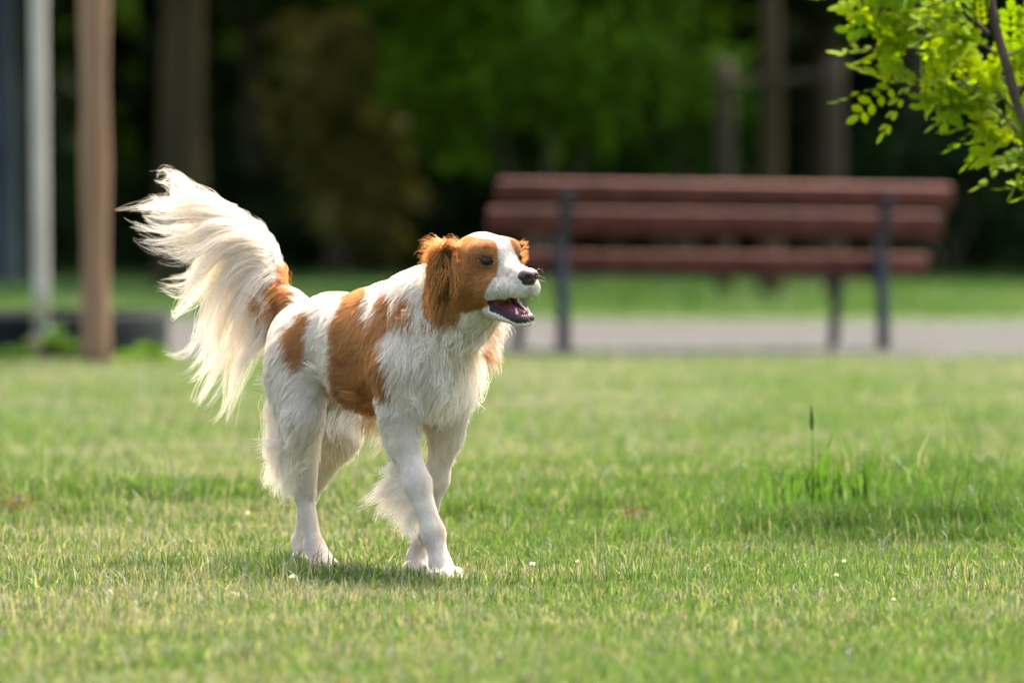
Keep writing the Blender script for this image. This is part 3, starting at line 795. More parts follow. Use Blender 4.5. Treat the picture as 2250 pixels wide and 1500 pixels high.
def orange_mask(Pd, jit=.0035, seed=3):
    """1 where the coat is orange; Pd in the dog frame"""
    r = np.random.default_rng(seed); n = len(Pd)
    Wd = to_world(Pd)
    XZ = np.stack([Wd[:, 0], Wd[:, 2]], 1)
    nz = np.stack([noise3(Pd, .018, 11), noise3(Pd, .018, 12)], 1) * .006 + r.normal(0, 1, (n, 2)) * jit
    out = np.zeros(n, bool); s = Pd[:, 1]
    for pl, side in PATCH:
        q = inpoly(XZ + nz, pl)
        if side > 0: q &= (s > -.01) & ((Pd[:, 0] < .155) | (Pd[:, 2] > .325))
        q &= Pd[:, 0] < .42
        out |= q
    # the far flank: one saddle and one hip patch, roughly mirrored
    ff = Pd[:, 0] + nz[:, 0]; zz = Pd[:, 2] + nz[:, 1]
    out |= (s < -.03) & (((ff - .03) / .06) ** 2 + ((zz - .39) / .10) ** 2 < 1) & (ff < .12)
    out |= (s < -.03) & (((ff + .19) / .04) ** 2 + ((zz - .42) / .04) ** 2 < 1)
    # tail root
    tw = (XZ + nz)
    out |= inpoly(tw, poly([(655, 640), (610, 618), (582, 640), (570, 690), (585, 745), (600, 740), (625, 700), (655, 672)], 9.9)) & (Pd[:, 0] < -.235)
    # head
    Hh = to_head(Pd); hn = nz * .6
    hf, hs, hz = Hh[:, 0], Hh[:, 1] + hn[:, 0], Hh[:, 2] + hn[:, 1]
    bw = np.interp(hf, [-.06, -.02, .02, .04, .055, .07, .09], [.007, .015, .016, .012, .013, .025, .06])
    cheek = np.interp(hf, [-.07, -.02, .02, .045, .05, .062], [-.055, -.058, -.066, -.066, -.056, -.03])
    head = (hf > -.062) & (hz > cheek) & ~((hf > .044) & (hz < -.05)) & (np.abs(hs) > bw) & (hf < np.interp(hz, [-.06, -.04, -.015, .02], [.042, .046, .060, .072]))
    ear = (np.abs(Hh[:, 1]) > .050) & (hf < -.005) & (hf > -.088) & (hz > -.072)
    return out | head | ear
def coat_color(Pd, jit=.0035, seed=3, fleck=True):
    m = orange_mask(Pd, jit, seed); r = np.random.default_rng(seed + 1); n = len(Pd)
    t = r.random((n, 1)); v = np.clip(.5 + .5 * noise3(Pd, .03, 15), 0, 1)[:, None]
    w = WHT * (1 - .3 * t) + CRM * .3 * t
    low = np.clip((.33 - Pd[:, 2]) / .25, 0, 1)[:, None] * .25; w = w * (1 - low * v) + np.array([.74, .64, .50]) * low * v
    v2 = np.clip(.5 + .8 * noise3(Pd * np.array([1, 1, .45]), .012, 16), 0, 1)[:, None]; mixo = np.clip(.55 * v + .45 * v2 + .35 * np.clip((.42 - Pd[:, 2:3]) / .12, 0, 1) - .15, 0, 1); o = (ORG * (1 - mixo) + ORG_D * mixo) * (.8 + .4 * t)  # orange darkens towards the belly: lower flank's shade put into the colour
    pk = (np.clip(noise3(Pd, .020, 17), 0, 1) * np.clip((.22 - Pd[:, 2]) / .08, 0, 1))[:, None] * .45; w = w * (1 - pk) + np.array([.78, .60, .48]) * pk
    Hq = to_head(Pd)
    def spot(c0, rr): return np.exp(-np.sum(((Hq - np.array(c0)) / np.array(rr)) ** 2, axis=1))[:, None]
    o = o * (1 - .80 * spot((-.030, .056, -.020), (.016, .03, .032)))          # gap between ear and cheek: its shade painted into the hair colour
    for e in ((.0425, .0335, .0125), (.0435, -.0325, .0125)):
        o = o * (1 - .30 * spot((e[0] - .006, e[1], e[2] - .012), (.016, .02, .007))) + (ORG * 1.2 - o) * .45 * spot((e[0] - .004, e[1], e[2] + .014), (.014, .02, .006))  # under-eye shading and lighter brow painted into the orange
    o = o * (1 + .15 * spot((-.01, .03, .035), (.035, .03, .02))) * (1 - .18 * spot((.01, .04, -.045), (.03, .03, .02)))  # lit forehead and shaded lower cheek painted into the orange
    w = w * (1 - .35 * spot((.105, 0, -.036), (.010, .016, .008)))              # greyish just below the nose
    c = np.where(m[:, None], o, w)
    if fleck:      # freckles on muzzle and legs
        fl = []
        for q in ((.085, .018, -.012), (.078, .024, -.02), (.09, .012, .0), (.07, .026, -.028), (.075, -.01, .008), (.066, .024, -.012), (.082, .022, -.03), (.095, .018, -.025), (.06, .012, .012), (.05, .002, .016), (.04, -.006, .026), (.052, .026, -.038), (.09, -.008, -.002)): fl.append((Hd(q), .0024))
        fl += [(np.array([.256, .055, .145]), .0035), (np.array([.285, .052, .062]), .0035), (np.array([.300, .045, .070]), .003)]
        for q, rr in fl:
            k = np.linalg.norm(Pd - q, axis=1) < rr * r.uniform(.6, 1.6, n); c[k] = c[k] * .5 + ORG * .5
    return c

Hh = to_head(VD)
colv = coat_color(VD, .001, 5) * .85
ND = grad(VD)
mouth = (Hh[:, 0] > .022) & (Hh[:, 0] < .125) & (np.abs(Hh[:, 1]) < .034)
mz = Hh[:, 2]; up_lip = -.0465 - .0 * mz
inside = np.zeros(len(VD), bool)
ctr_z = np.interp(Hh[:, 0], [.03, .06, .118], [-.059, -.060, -.066]); half = np.interp(Hh[:, 0], [.03, .055, .118], [.006, .009, .0185])
inside = mouth & (np.abs(mz - ctr_z) < half) & (Hh[:, 0] > .040) 
deep = inside & (np.abs(Hh[:, 1]) < np.interp(Hh[:, 0], [.03, .11], [.026, .014]) )
lips = inside & ~deep
floor_ = mouth & (np.abs(Hh[:, 1]) < .014) & (mz < -.058) & (mz > -.092) & (ND[:, 2] > .3)
lipz = mouth & (Hh[:, 0] > .037) & (mz < -.058) & (mz > np.interp(Hh[:, 0], [.03, .06, .092, .11], [-.068, -.0760, -.0885, -.0910])) & ((np.abs(Hh[:, 1]) > .003) | (Hh[:, 0] > .08))
lipu = mouth & (Hh[:, 0] > .036) & (mz > -.06) & (mz < np.interp(Hh[:, 0], [.03, .06, .12], [-.052, -.049, -.044])) & (ND[:, 2] < -.25)
lips = (lips | lipz | lipu) & ~deep
colv[lips] = np.array([.030, .014, .016]); colv[deep | floor_] = np.array([.13, .035, .045])
# dark eye rims
er = np.zeros(len(VD), bool)
for e, t_ in zip(EYE, ET):
    q_ = Hh - np.array(e); tt_ = q_ @ t_; dl = np.linalg.norm(q_ - np.clip(tt_, -.006, .006)[:, None] * t_, axis=1); er |= dl < .0073
colv[er] = np.array([.018, .010, .007])
for e, t_ in zip(EYE, ET):
    q_ = Hh - np.array(e); tt_ = q_ @ t_; dl = np.linalg.norm(q_ - np.clip(tt_, -.007, .007)[:, None] * t_, axis=1); colv[(dl >= .0073) & (dl < .0115)] = ORG_D * .32
bare = inside | floor_ | er | lips
# the nose leather zone
nd = np.linalg.norm((Hh - np.array([.118, 0, -.015])) / np.array([1, 1.15, 1]), axis=1) < .014
colv[nd] = np.array([.05, .022, .018]); bare |= nd

m_skin, n_, l_, b_ = new_mat("dog_skin")
a_ = n_.new("ShaderNodeAttribute"); a_.attribute_name = "Col"; l_.new(a_.outputs["Color"], b_.inputs["Base Color"])
b_.inputs["Roughness"].default_value = .6; b_.inputs["Specular IOR Level"].default_value = .3
dog = empty("dog", tuple(DO)); tag(dog, "white and orange long haired dog walking with open mouth and raised feathery tail", "dog")
body = mesh_obj("body", to_world(VD), F[:, ::-1].copy(), m_skin, dog, True, colv)
print("body", round(time.time() - T0, 1))

# --- small head parts
def uvball(c, rx, ry, rz, basis=None, n=20, m_=12, fn=None):
    vs = []; Fq = []
    for i in range(m_ + 1):
        th = math.pi * i / m_
        for j in range(n):
            ph = 2 * math.pi * j / n; q = np.array([rx * math.sin(th) * math.cos(ph), ry * math.sin(th) * math.sin(ph), rz * math.cos(th)])
            if fn: q = fn(q)
            vs.append(q)
    for i in range(m_):
        for j in range(n): a = i * n + j; b = i * n + (j + 1) % n; Fq.append((a, a + n, b + n, b))
    P = np.array(vs); P = np.array([to_world(Hd(np.array(c) + q)[None])[0] for q in P])
    return P, Fq
def mat_simple(name, col, rough, spec=.5, coat=0, sss=0):
    m = mat_noise(name, tuple(np.array(col) * .8), tuple(np.array(col) * 1.2), 120, rough, spec)
    b = m.node_tree.nodes["Principled BSDF"]; b.inputs["Coat Weight"].default_value = coat; b.inputs["Coat Roughness"].default_value = .05
    if sss: b.inputs["Subsurface Weight"].default_value = sss; b.inputs["Subsurface Radius"].default_value = (.006, .002, .001); b.inputs["Subsurface Scale"].default_value = .5
    return m
M_eye = mat_simple("eye_brown", (.030, .013, .005), .10, .22, 0)
M_nose = mat_simple("nose_leather", (.034, .015, .012), .42, .4, .08)
M_tongue = mat_simple("tongue_pink", (.27, .085, .11), .38, .4, .15, .1)
M_tooth = mat_simple("tooth_ivory", (.75, .66, .48), .25, .5, .3)
M_lid = mat_simple("eyelid_dark", (.022, .012, .009), .5)
for e, en_, et_ in zip(EYE, EN, ET):
    up_ = np.cross(en_, et_); up_ /= np.linalg.norm(up_); up_ *= np.sign(up_[2]); tt = np.cross(up_, en_)
    vs = []; Fq = []; n_, m_ = 20, 12
    for i in range(m_ + 1):
        th = math.pi * i / m_
        for j in range(n_):
            ph = 2 * math.pi * j / n_
            q = en_ * .0066 * math.cos(th) + tt * .0088 * math.sin(th) * math.cos(ph) + up_ * .0066 * math.sin(th) * math.sin(ph)
            vs.append(to_world(Hd(np.array(e) - en_ * .0034 + q)[None])[0])
    for i in range(m_):
        for j in range(n_): a = i * n_ + j; b = i * n_ + (j + 1) % n_; Fq.append((a, a + n_, b + n_, b))
    mesh_obj("eye", vs, Fq, M_eye, dog, True)
    for nm, sg_ in (("upper_eyelid", 1), ("lower_eyelid", -1)):
        m = MB(); pts = []
        for k in range(13):
            a = math.pi * k / 12; c_ = math.cos(a)
            pts.append(to_world(Hd(np.array(e) + tt * .0098 * c_ + up_ * sg_ * (.0058 if sg_ > 0 else .0054) * math.sin(a) ** 1.15 - en_ * (.0008 + .0026 * c_ * c_))[None])[0])
        tube(m, pts, [.0008] + [.0016 if sg_ > 0 else .0012] * 11 + [.0008], 8); m.build(nm, M_lid, dog, True)
def nose_fn(q):
    q = q.copy(); q[2] *= 1.0; 
    if q[2] > .004: q[0] *= 1 - (q[2] - .004) * 18
    for sg in (-1, 1):      # nostrils
        d_ = math.hypot(q[1] - sg * .0078, q[2] + .001)
        if q[0] > 0: q[0] -= .0085 * math.exp(-(d_ / .0038) ** 2)
    q[1] *= 1 - .25 * max(0, -q[2]) / .01
    return q
P, Fq = uvball((.1150, 0, -.0135), .0150, .0180, .0140, n=48, m_=32, fn=nose_fn)
nose = mesh_obj("nose", P, [f[::-1] for f in Fq], M_nose, dog, True)
for sg in (-1, 1):
    P, Fq = uvball((.1215, sg * .0080, -.0146), .0042, .0034, .0036, n=12, m_=8)
    mesh_obj("nostril", P, [f[::-1] for f in Fq], mat_simple("nostril_dark", (.006, .004, .004), .7), nose, True)
# tongue: a curved slab on the lower jaw
vs = []; Fq = []; nu, nv = 16, 14
for i in range(nu):
    t = i / (nu - 1); cf = .030 + .062 * t; cz = -.063 - .0150 * t - .002 * math.sin(t * 3); w = .0135 * (1 - .35 * t) * math.sqrt(max(.02, 1 - max(0, (t - .8) / .2) ** 2)); th = .0042
    for j in range(nv):
        a = 2 * math.pi * j / nv; y_ = w * math.cos(a); z_ = th * math.sin(a) + .003 * (abs(math.cos(a)) ** 2) - (.0018 if math.sin(a) > .8 else 0)
        vs.append(to_world(Hd((cf, y_, cz + z_))[None])[0])
for i in range(nu - 1):
    for j in range(nv): a = i * nv + j; b = i * nv + (j + 1) % nv; Fq.append((a, b, b + nv, a + nv))
Fq.append(tuple(range(nv))); Fq.append(tuple((nu - 1) * nv + j for j in range(nv))[::-1])
mesh_obj("tongue", vs, Fq, M_tongue, dog, True)
def tooth(p, h, r, dirz, lean=0):
    m = MB(); a = to_world(Hd(p)[None])[0]; k = 6; pts = []
    for i in range(k):
        t = i / (k - 1); pts.append(to_world(Hd((p[0] - lean * t * t, p[1], p[2] + dirz * h * t))[None])[0])
    tube(m, pts, [r * (1 - .85 * (i / (k - 1)) ** 1.5) for i in range(k)], 8); m.build("tooth", M_tooth, dog, True)
for sg in (1, -1):
    tooth((.090, sg * .0112, -.077), .0125, .0026, 1, .003)       # lower canines
    tooth((.101, sg * .0125, -.045), .010, .0024, -1, .003)      # upper canines
    for f_, h_, r_ in ((.053, .0045, .0026), (.061, .0035, .0022)):
        tooth((f_, sg * .0165, -.0695 - (f_ - .055) * .25), h_, r_, 1)
        tooth((f_ + .002, sg * .0165, -.049), h_ * .9, r_ * .9, -1)
for sy in (-.006, -.002, .002, .006): tooth((.098, sy, -.0805), .0045, .0018, 1)
# claws
for sgn, pw, spread, fr in ((1, (.290, .030), (-.021, -.0075, .0075, .021), (.016, .030, .030, .016)), (-1, (.080, -.05), (-.021, -.0075, .0075, .021), (.016, .030, .030, .016)),
                            (1, (-.118, .026), (-.016, -.006, .006, .016), (.012, .021, .021, .012)), (-1, (-.312, -.05), (-.016, -.006, .006, .016), (.012, .021, .021, .012))):
    for so, fo in zip(spread, fr):
        m = MB(); q = np.array([pw[0] + fo + .008, pw[1] + so, .012])
        tube(m, to_world(np.array([q, q + (.006, 0, -.002), q + (.009, 0, -.007)])), [.0026, .002, .0008], 7)
        m.build("claw", mat_simple("claw_horn", (.35, .25, .2), .4), dog, True)
print("head parts", round(time.time() - T0, 1))

# ------------------------------------------------------------------ fur
M_fur = mat_leaf("fur", trans=.42, rough=.45, spec=.25, tcol=(1.05, .98, .88))
def curves_obj(name, PTS, RAD, COLR, parent):
    """PTS (n,k,3) world, RAD (n,k), COLR (n,3)"""
    n, k, _ = PTS.shape
    cu = bpy.data.hair_curves.new(name); cu.add_curves([k] * n)
    off = np.array(parent.location)
    cu.attributes["position"].data.foreach_set("vector", (PTS - off).astype(np.float32).ravel())
    ra = cu.attributes.get("radius") or cu.attributes.new("radius", 'FLOAT', 'POINT')
    ra.data.foreach_set("value", RAD.astype(np.float32).ravel())
    ca = cu.attributes.new("Col", 'FLOAT_COLOR', 'CURVE'); c4 = np.ones((n, 4), np.float32); c4[:, :3] = COLR
    ca.data.foreach_set("color", c4.ravel())
    cu.materials.append(M_fur)
    o = bpy.data.objects.new(name, cu); COL.objects.link(o); o.parent = parent
    return o

def grow_fur(nh, nclump, KP=8, seed=9):
    r = np.random.default_rng(seed)
    tri = np.vstack([F[:, [0, 1, 2]], F[:, [0, 2, 3]]]); ok = ~(bare[tri].any(1)); tri = tri[ok]
    A, B, C = VD[tri[:, 0]], VD[tri[:, 1]], VD[tri[:, 2]]
    area = np.linalg.norm(np.cross(B - A, C - A), axis=1)
    ctr = (A + B + C) / 3; hh = to_head(ctr)
    dens = 1 + 3.2 * ((hh[:, 0] > -.08) & (hh[:, 2] > -.11)) + .8 * (ctr[:, 2] < .2)
    # far flank is not seen from the front of the dog: fewer hairs there
    dens *= np.where((ND[tri[:, 0]] @ np.array([0.848, .53, 0])) < -.6, .35, 1.0)
    pr = area * dens; pr /= pr.sum()
    def roots(n):
        ti = r.choice(len(tri), n, p=pr); u = r.random((n, 1)); v = r.random((n, 1)); k = (u + v) > 1; u = np.where(k, 1 - u, u); v = np.where(k, 1 - v, v)
        return A[ti] + (B[ti] - A[ti]) * u + (C[ti] - A[ti]) * v
    P0 = roots(nh + nclump)
    N = grad(P0)
    # blended groom parameters
    wsum = np.zeros(len(P0)); flow = np.zeros((len(P0), 3)); ln = np.zeros(len(P0)); lift = np.zeros(len(P0))
    for p in PR:
        if p['sub']: continue
        dd = sdf(p, (P0[:, 0], P0[:, 1], P0[:, 2])); w = np.exp(-np.clip(dd, 0, .2) / .008) + 1e-9
        flow += w[:, None] * p['flow'] / np.linalg.norm(p['flow']); ln += w * p['ln']; lift += w * p['lift']; wsum += w
    flow /= wsum[:, None]; ln /= wsum; lift /= wsum
    h0 = to_head(P0); z = P0[:, 2]; f = P0[:, 0]
    # torso: belly and chest hair longer, blown by the breeze
    onbody = np.clip((z - .2) / .05, 0, 1) * np.clip((.02 + (-h0[:, 0])) / .05, 0, 1)
    belly = np.clip((-N[:, 2] - .15) / .5, 0, 1) * ((z > .2) & (h0[:, 0] < -.02))
    ln = ln * (1 + .8 * belly)
    chest = np.exp(-(((f - .29) / .07) ** 2 + ((z - .36) / .09) ** 2)); ln += .012 * chest
    throat = np.exp(-(((f - .33) / .05) ** 2 + ((z - .43) / .045) ** 2)); ln += .010 * throat
    ln *= np.where(z > .46, .8, 1)
    # head: short in front, longer at cheek rear
    hz = (h0[:, 0] > -.04) & (z > .43)
    ln = np.where(hz, ln * np.interp(h0[:, 0], [-.04, 0, .04, .08, .12], [.9, .75, .7, .8, .9]), ln)
    for e in EYE:
        de = np.linalg.norm(h0 - np.array(e), axis=1); k = np.clip((de - .010) / .014, .22, 1); ln = ln * k
    dm = np.where((h0[:, 0] > .03) & (h0[:, 0] < .13), np.abs(h0[:, 2] + .062), 1); ln = np.where(dm < .03, np.minimum(ln, .0035 + np.clip(dm - .012, 0, 1) * .35), ln)
    dn = np.linalg.norm(h0 - np.array([.118, 0, -.015]), axis=1); ln = ln * np.clip((dn - .010) / .02, .25, 1)
    longm = np.clip((ln - .012) / .02, 0, 1)
    # direction noise in locks
    nv = np.stack([noise3(P0, .030, 21), noise3(P0, .030, 22), noise3(P0, .030, 23)], 1)
    nv2 = np.stack([noise3(P0, .011, 24), noise3(P0, .011, 25), noise3(P0, .011, 26)], 1)
    flow = flow / (np.linalg.norm(flow, axis=1)[:, None] + 1e-9)
    earz = ((np.abs(h0[:, 1]) > .045) & (h0[:, 0] < 0) & (h0[:, 0] > -.09) & (h0[:, 2] > -.09))[:, None]; nv = np.where(earz, nv * .3, nv); nv2 = np.where(earz, nv2 * .2, nv2)
    flow = flow + (nv * .55 + nv2 * .32) * (.25 + .75 * longm)[:, None] + wind * (.16 * longm)[:, None] + r.normal(0, .07, flow.shape)
    ft = flow - N * np.sum(flow * N, 1)[:, None]; ft /= np.linalg.norm(ft, axis=1)[:, None] + 1e-9
    ln = ln * r.uniform(.7, 1.12, len(ln))
    d0 = ft * (1 - lift[:, None]) + N * lift[:, None]; d0 /= np.linalg.norm(d0, axis=1)[:, None]
    pts = np.empty((len(P0), KP, 3)); pts[:, 0] = P0 - N * .0015; cur = d0.copy(); step = (ln / (KP - 1))[:, None]
    grav = np.array([0, 0, -1.0]) * .5 + wind * .22
    curl = r.normal(0, .1, (len(P0), 3))
    for k in range(1, KP):
        tgt = ft * .9 + grav * (longm[:, None] * .55) + nv2 * .35 * np.sin(k * .9 + nv[:, :1] * 4) * longm[:, None]
        cur = cur + (tgt - cur) * .28 + curl * .12; cur /= np.linalg.norm(cur, axis=1)[:, None]
        q = pts[:, k - 1] + cur * step
        if k > 1:
            s_ = sample(q); need = .0012 + .10 * (ln * k / KP) - s_; bad = need > 0
            if bad.any(): q[bad] += grad(q[bad]) * need[bad][:, None]
        pts[:, k] = q
    # clumping: tips gather on the nearest guide hair
    G = pts[nh:]; Hs = pts[:nh]; kd = KDTree(nclump)
    for i in range(nclump): kd.insert(P0[nh + i], i)
    kd.balance(); gi = np.empty(nh, dtype=int)
    for i in range(nh): gi[i] = kd.find(P0[i])[1]
    t = np.linspace(0, 1, KP)[None, :, None]
    Lg = np.where(longm[:nh] > 0, .25 + .5 * longm[:nh], .15)[:, None, None] * r.uniform(.4, 1.1, (nh, 1, 1))
    scale = (ln[:nh] / ln[nh:][gi])[:, None, None]
    gp = G[gi]; gp = G[gi][:, :1] + (gp - gp[:, :1]) * np.clip(scale, .5, 1.6)
    same = (np.linalg.norm(P0[:nh] - P0[nh:][gi], axis=1) < .02)[:, None, None]
    Hs = Hs + (gp - Hs) * (Lg * t ** 1.4) * same
    c = coat_color(P0[:nh], .0038 * np.clip(longm[:nh] * 1.2, .35, 1.2)[:, None], 8)
    ct = r.random(nclump)[gi][:, None]; c = c * r.uniform(.78, 1.06, (nh, 1)) * (1 - .30 * ct * np.clip((P0[:nh, 2:3] - .16) / .12, .25, 1)) + np.array([.60, .46, .30]) * .20 * ct * longm[:nh, None]
    rad = np.interp(np.linspace(0, 1, KP), [0, .3, 1], [1, .95, .22])[None, :] * (.00024 + .00008 * longm[:nh, None]) * r.uniform(.8, 1.25, (nh, 1))
    return Hs, rad, c

Hs, rad, c = grow_fur(420000, 20000)
curves_obj("coat", to_world(Hs), rad, c, dog)
print("coat", round(time.time() - T0, 1))

# --- long locks drawn as guides: (points (px,py,depth)), hairs, root spread, tip spread, colour
LP, LR, LC = [], [], []
def lock(G, n, s0, s1, col, seed, KP=12, rad=.00032, wav=.004, jl=.25, colvar=.12):
    KP = 12; r = np.random.default_rng(seed); G = catmull(np.array(G), KP); L = np.linalg.norm(np.diff(G, axis=0), axis=1).sum()
    t = np.linspace(0, 1, KP)
    prof = (s0 * (1 - t) ** 1.0 + s1 * t ** 1.6 + .35 * min(s0, .006) * np.sin(np.pi * t))[None, :, None]
    off = r.normal(size=(n, 1, 3)) * np.array([1, .8, 1]) * prof
    ph = r.uniform(0, 6.28, (n, 1, 3)) * .35 + r.uniform(0, 6.28, (1, 1, 3))
    fr = r.uniform(1.0, 2.2, (1, 1, 3))
    wv = np.sin(t[None, :, None] * fr * 6.28 + ph) * wav * (t ** 1.2)[None, :, None] * r.uniform(.5, 1.2, (n, 1, 1))
    P = G[None] + off + wv
    # length variation: resample towards the root
    cut = 1 - jl * r.random(n) ** 1.5
    idx = t[None, :] * cut[:, None] * (KP - 1); i0 = np.clip(idx.astype(int), 0, KP - 2); fr_ = (idx - i0)[..., None]
    rows = np.arange(n)[:, None]; P = P[rows, i0] * (1 - fr_) + P[rows, i0 + 1] * fr_
    LP.append(P); LR.append(np.interp(t, [0, .35, 1], [1, .9, .18])[None, :] * rad * r.uniform(.75, 1.3, (n, 1)))
    LC.append(np.array(col) * (1 + r.uniform(-colvar, colvar, (n, 1))))
def flush(name, parent):
    global LP, LR, LC
    curves_obj(name, np.concatenate(LP), np.concatenate(LR), np.concatenate(LC), parent); LP, LR, LC = [], [], []

TAILG = [
 [(482, 466), (440, 435), (405, 415), (378, 390), (358, 372)],
 [(500, 474), (455, 447), (408, 428), (365, 415), (332, 396)],
 [(515, 482), (460, 462), (395, 455), (335, 442), (278, 448)],
 [(530, 492), (470, 482), (400, 478), (345, 484), (285, 466)],
 [(545, 505), (480, 500), (410, 525), (340, 525), (266, 513)],
 [(556, 518), (490, 520), (430, 545), (370, 545), (300, 525)],
 [(565, 530), (495, 535), (440, 580), (385, 626), (292, 580)],
 [(572, 545), (505, 555), (445, 625), (400, 680), (338, 672)],
 [(578, 560), (515, 575), (455, 665), (425, 760), (355, 800)],
 [(584, 575), (525, 600), (470, 700), (430, 810), (362, 838)],
 [(588, 590), (540, 625), (488, 730), (440, 840), (395, 890)],
 [(592, 605), (556, 650), (505, 760), (455, 870), (400, 920)],
 [(596, 620), (570, 672), (525, 780), (492, 890), (465, 945)],
 [(598, 636), (582, 690), (545, 780), (508, 870), (492, 925)],
 [(600, 650), (590, 710), (565, 770), (525, 800), (500, 870)],
 [(605, 660), (598, 720), (580, 750), (545, 770), (512, 800)],
]
TG = np.array(TAILG, float); TG[:, 4, 0] += 6; TG[:, 3, 0] += 4; TG[12:, 4, 0] += 14; r = np.random.default_rng(77)
def tail_guide(u):
    i = min(int(u), len(TG) - 2); f_ = u - i; return TG[i] * (1 - f_) + TG[i + 1] * f_
NWISP = 40
for w_i in range(NWISP):
    u = (w_i + r.uniform(-.3, 1.3)) / NWISP * (len(TG) - 1.01); u = float(np.clip(u, 0, len(TG) - 1.01))
    g0 = tail_guide(u) + r.normal(0, 1, (5, 2)) * np.array([1, 3, 7, 12, 18])[:, None]
    full = r.choice([1.0, .92, .82], p=[.7, .2, .1]); dw = r.normal(0, .025)
    for q in range(int(r.integers(4, 8))):
        uu = float(np.clip(u + r.normal(0, .55), 0, len(TG) - 1.01)); g = tail_guide(uu)
        m_ = np.array([0, .25, .6, .85, 1.0])[:, None]; g = g * (1 - m_) + g0 * m_ + r.normal(0, 1, (5, 2)) * np.array([2, 5, 7, 7, 6])[:, None]
        cutl = full * (r.uniform(.9, 1.0) if q < 2 else r.uniform(.62, .95))
        cp = catmull(g, 30)[: max(8, int(30 * cutl))]; sel = cp[np.linspace(0, len(cp) - 1, 6).astype(int)]
        dz = r.normal(0, .010) + np.linspace(0, 1, 6) * (dw + r.normal(0, .008))
        dep = np.interp(g[0, 0], [480, 600], [9.96, 9.91])
        G3 = np.array([W(sel[k, 0], sel[k, 1], dep + dz[k]) for k in range(6)]); G3[0] += r.normal(0, .004, 3)
        cr = np.clip(r.normal(.30, .25), 0, 1); colr = (WHT * (1 - cr) + CRM * cr) * .92
        lock(G3, int(r.integers(12, 26)), .006, .0006 if r.random() < .8 else .004, colr, 300 + w_i * 10 + q, wav=.005, rad=.00031, jl=.55)
for q in range(80):          # inner fur that fills the root half
    u = r.uniform(0, len(TG) - 1.01); g = tail_guide(u); cutl = r.uniform(.35, .62)
    cp = catmull(g, 30)[: max(8, int(30 * cutl))]; sel = cp[np.linspace(0, len(cp) - 1, 6).astype(int)] + r.normal(0, 3, (6, 2))
    dep = np.interp(g[0, 0], [480, 600], [9.96, 9.91]); dz = r.normal(0, .014)
    G3 = np.array([W(sel[k, 0], sel[k, 1], dep + dz * (k / 5 + .3)) for k in range(6)]); cr = np.clip(r.normal(.6, .3), 0, 1)
    lock(G3, 26, .007, .005, (WHT * (1 - cr) + CRM * cr) * .9, 5300 + q, wav=.004, rad=.00034, jl=.4)
# short hair along the tail spine
for q in range(150):
    u = r.random() * 5.4 + .5; i = int(u); b0 = np.array(TC[i]) * (1 - u + i) + np.array(TC[i + 1]) * (u - i)
    tdir = np.array(TC[min(6, i + 1)]) - np.array(TC[i]); tdir /= np.linalg.norm(tdir)
    out = np.array([.7, r.normal(0, .5), .6]); b1 = b0 + out / np.linalg.norm(out) * TR[i] * .9
    G3 = [b1, b1 + tdir * .012 + out * .004, b1 + tdir * .028 + out * .003 + np.array([-.004, 0, 0])]
    if i >= 1: lock(G3, 16, .004, .003, WHT * (.98) if i > 1 else (ORG if u < 1.7 else WHT), 900 + q, KP=7, wav=.001, rad=.00028)
# cream filling fur near the root of the feather
for q in range(70):
    b0 = W(r.uniform(590, 612), r.uniform(630, 690), 9.9 + r.normal(0, .012))
    e = b0 + np.array([r.uniform(-.03, -.01), r.normal(0, .01), r.uniform(-.06, -.03)])
    lock([b0, (b0 + e) / 2 + np.array([-.006, 0, 0]), e], 18, .006, .006, ORG if q < 34 else CRM, 1200 + q, KP=8, wav=.002)
flush("tail_feathering", dog)

def PD(px, py, f=None, s=None):
    """point from a photograph landmark; depth found from the dog-frame side offset s"""
    # solve depth so that the dog-frame s matches
    # X = (px-CX)/FPX*Y ; s = (X-ox)*RV0 + (Y-oy)*RV1
    kx = (px - CX) / FPX
    Y = (s + DO[0] * RV[0] + DO[1] * RV[1]) / (kx * RV[0] + RV[1])
    return W(px, py, Y)
# near foreleg feathering
fe = [
 [(885, 1015), (860, 1030), (845, 1040), (838, 1020)], [(890, 1040), (850, 1060), (815, 1085), (783, 1112)], [(893, 1050), (860, 1075), (825, 1095), (798, 1105)],
 [(898, 1065), (870, 1090), (838, 1110), (815, 1150)], [(902, 1080), (880, 1100), (865, 1118), (822, 1140)], [(905, 1095), (890, 1115), (875, 1150), (868, 1165)],
 [(915, 1115), (900, 1140), (890, 1165), (885, 1190)], [(920, 1130), (908, 1155), (905, 1180), (912, 1205)], [(890, 1030), (865, 1045), (840, 1075), (800, 1085)]]
fe3 = np.array(fe, float)
for q in range(95):
    u = r.random() * (len(fe) - 1.001) if q > 9 else min(q, 8) * .999; i = int(u); f_ = u - i
    g = fe3[i] * (1 - f_) + fe3[i + 1] * f_ if r.random() < .5 else fe3[i].copy()
    g = g + r.normal(0, 1, g.shape) * np.array([2, 3, 5, 7])[:, None]
    L_ = r.uniform(.6, 1.0); g = g[0] + (g - g[0]) * L_
    G3 = [PD(a, b, s=.045) for a, b in g]; lock(G3, 16, .0045, .003, WHT * r.uniform(.92, 1.0), 1500 + q, KP=10, wav=.003, rad=.00028)
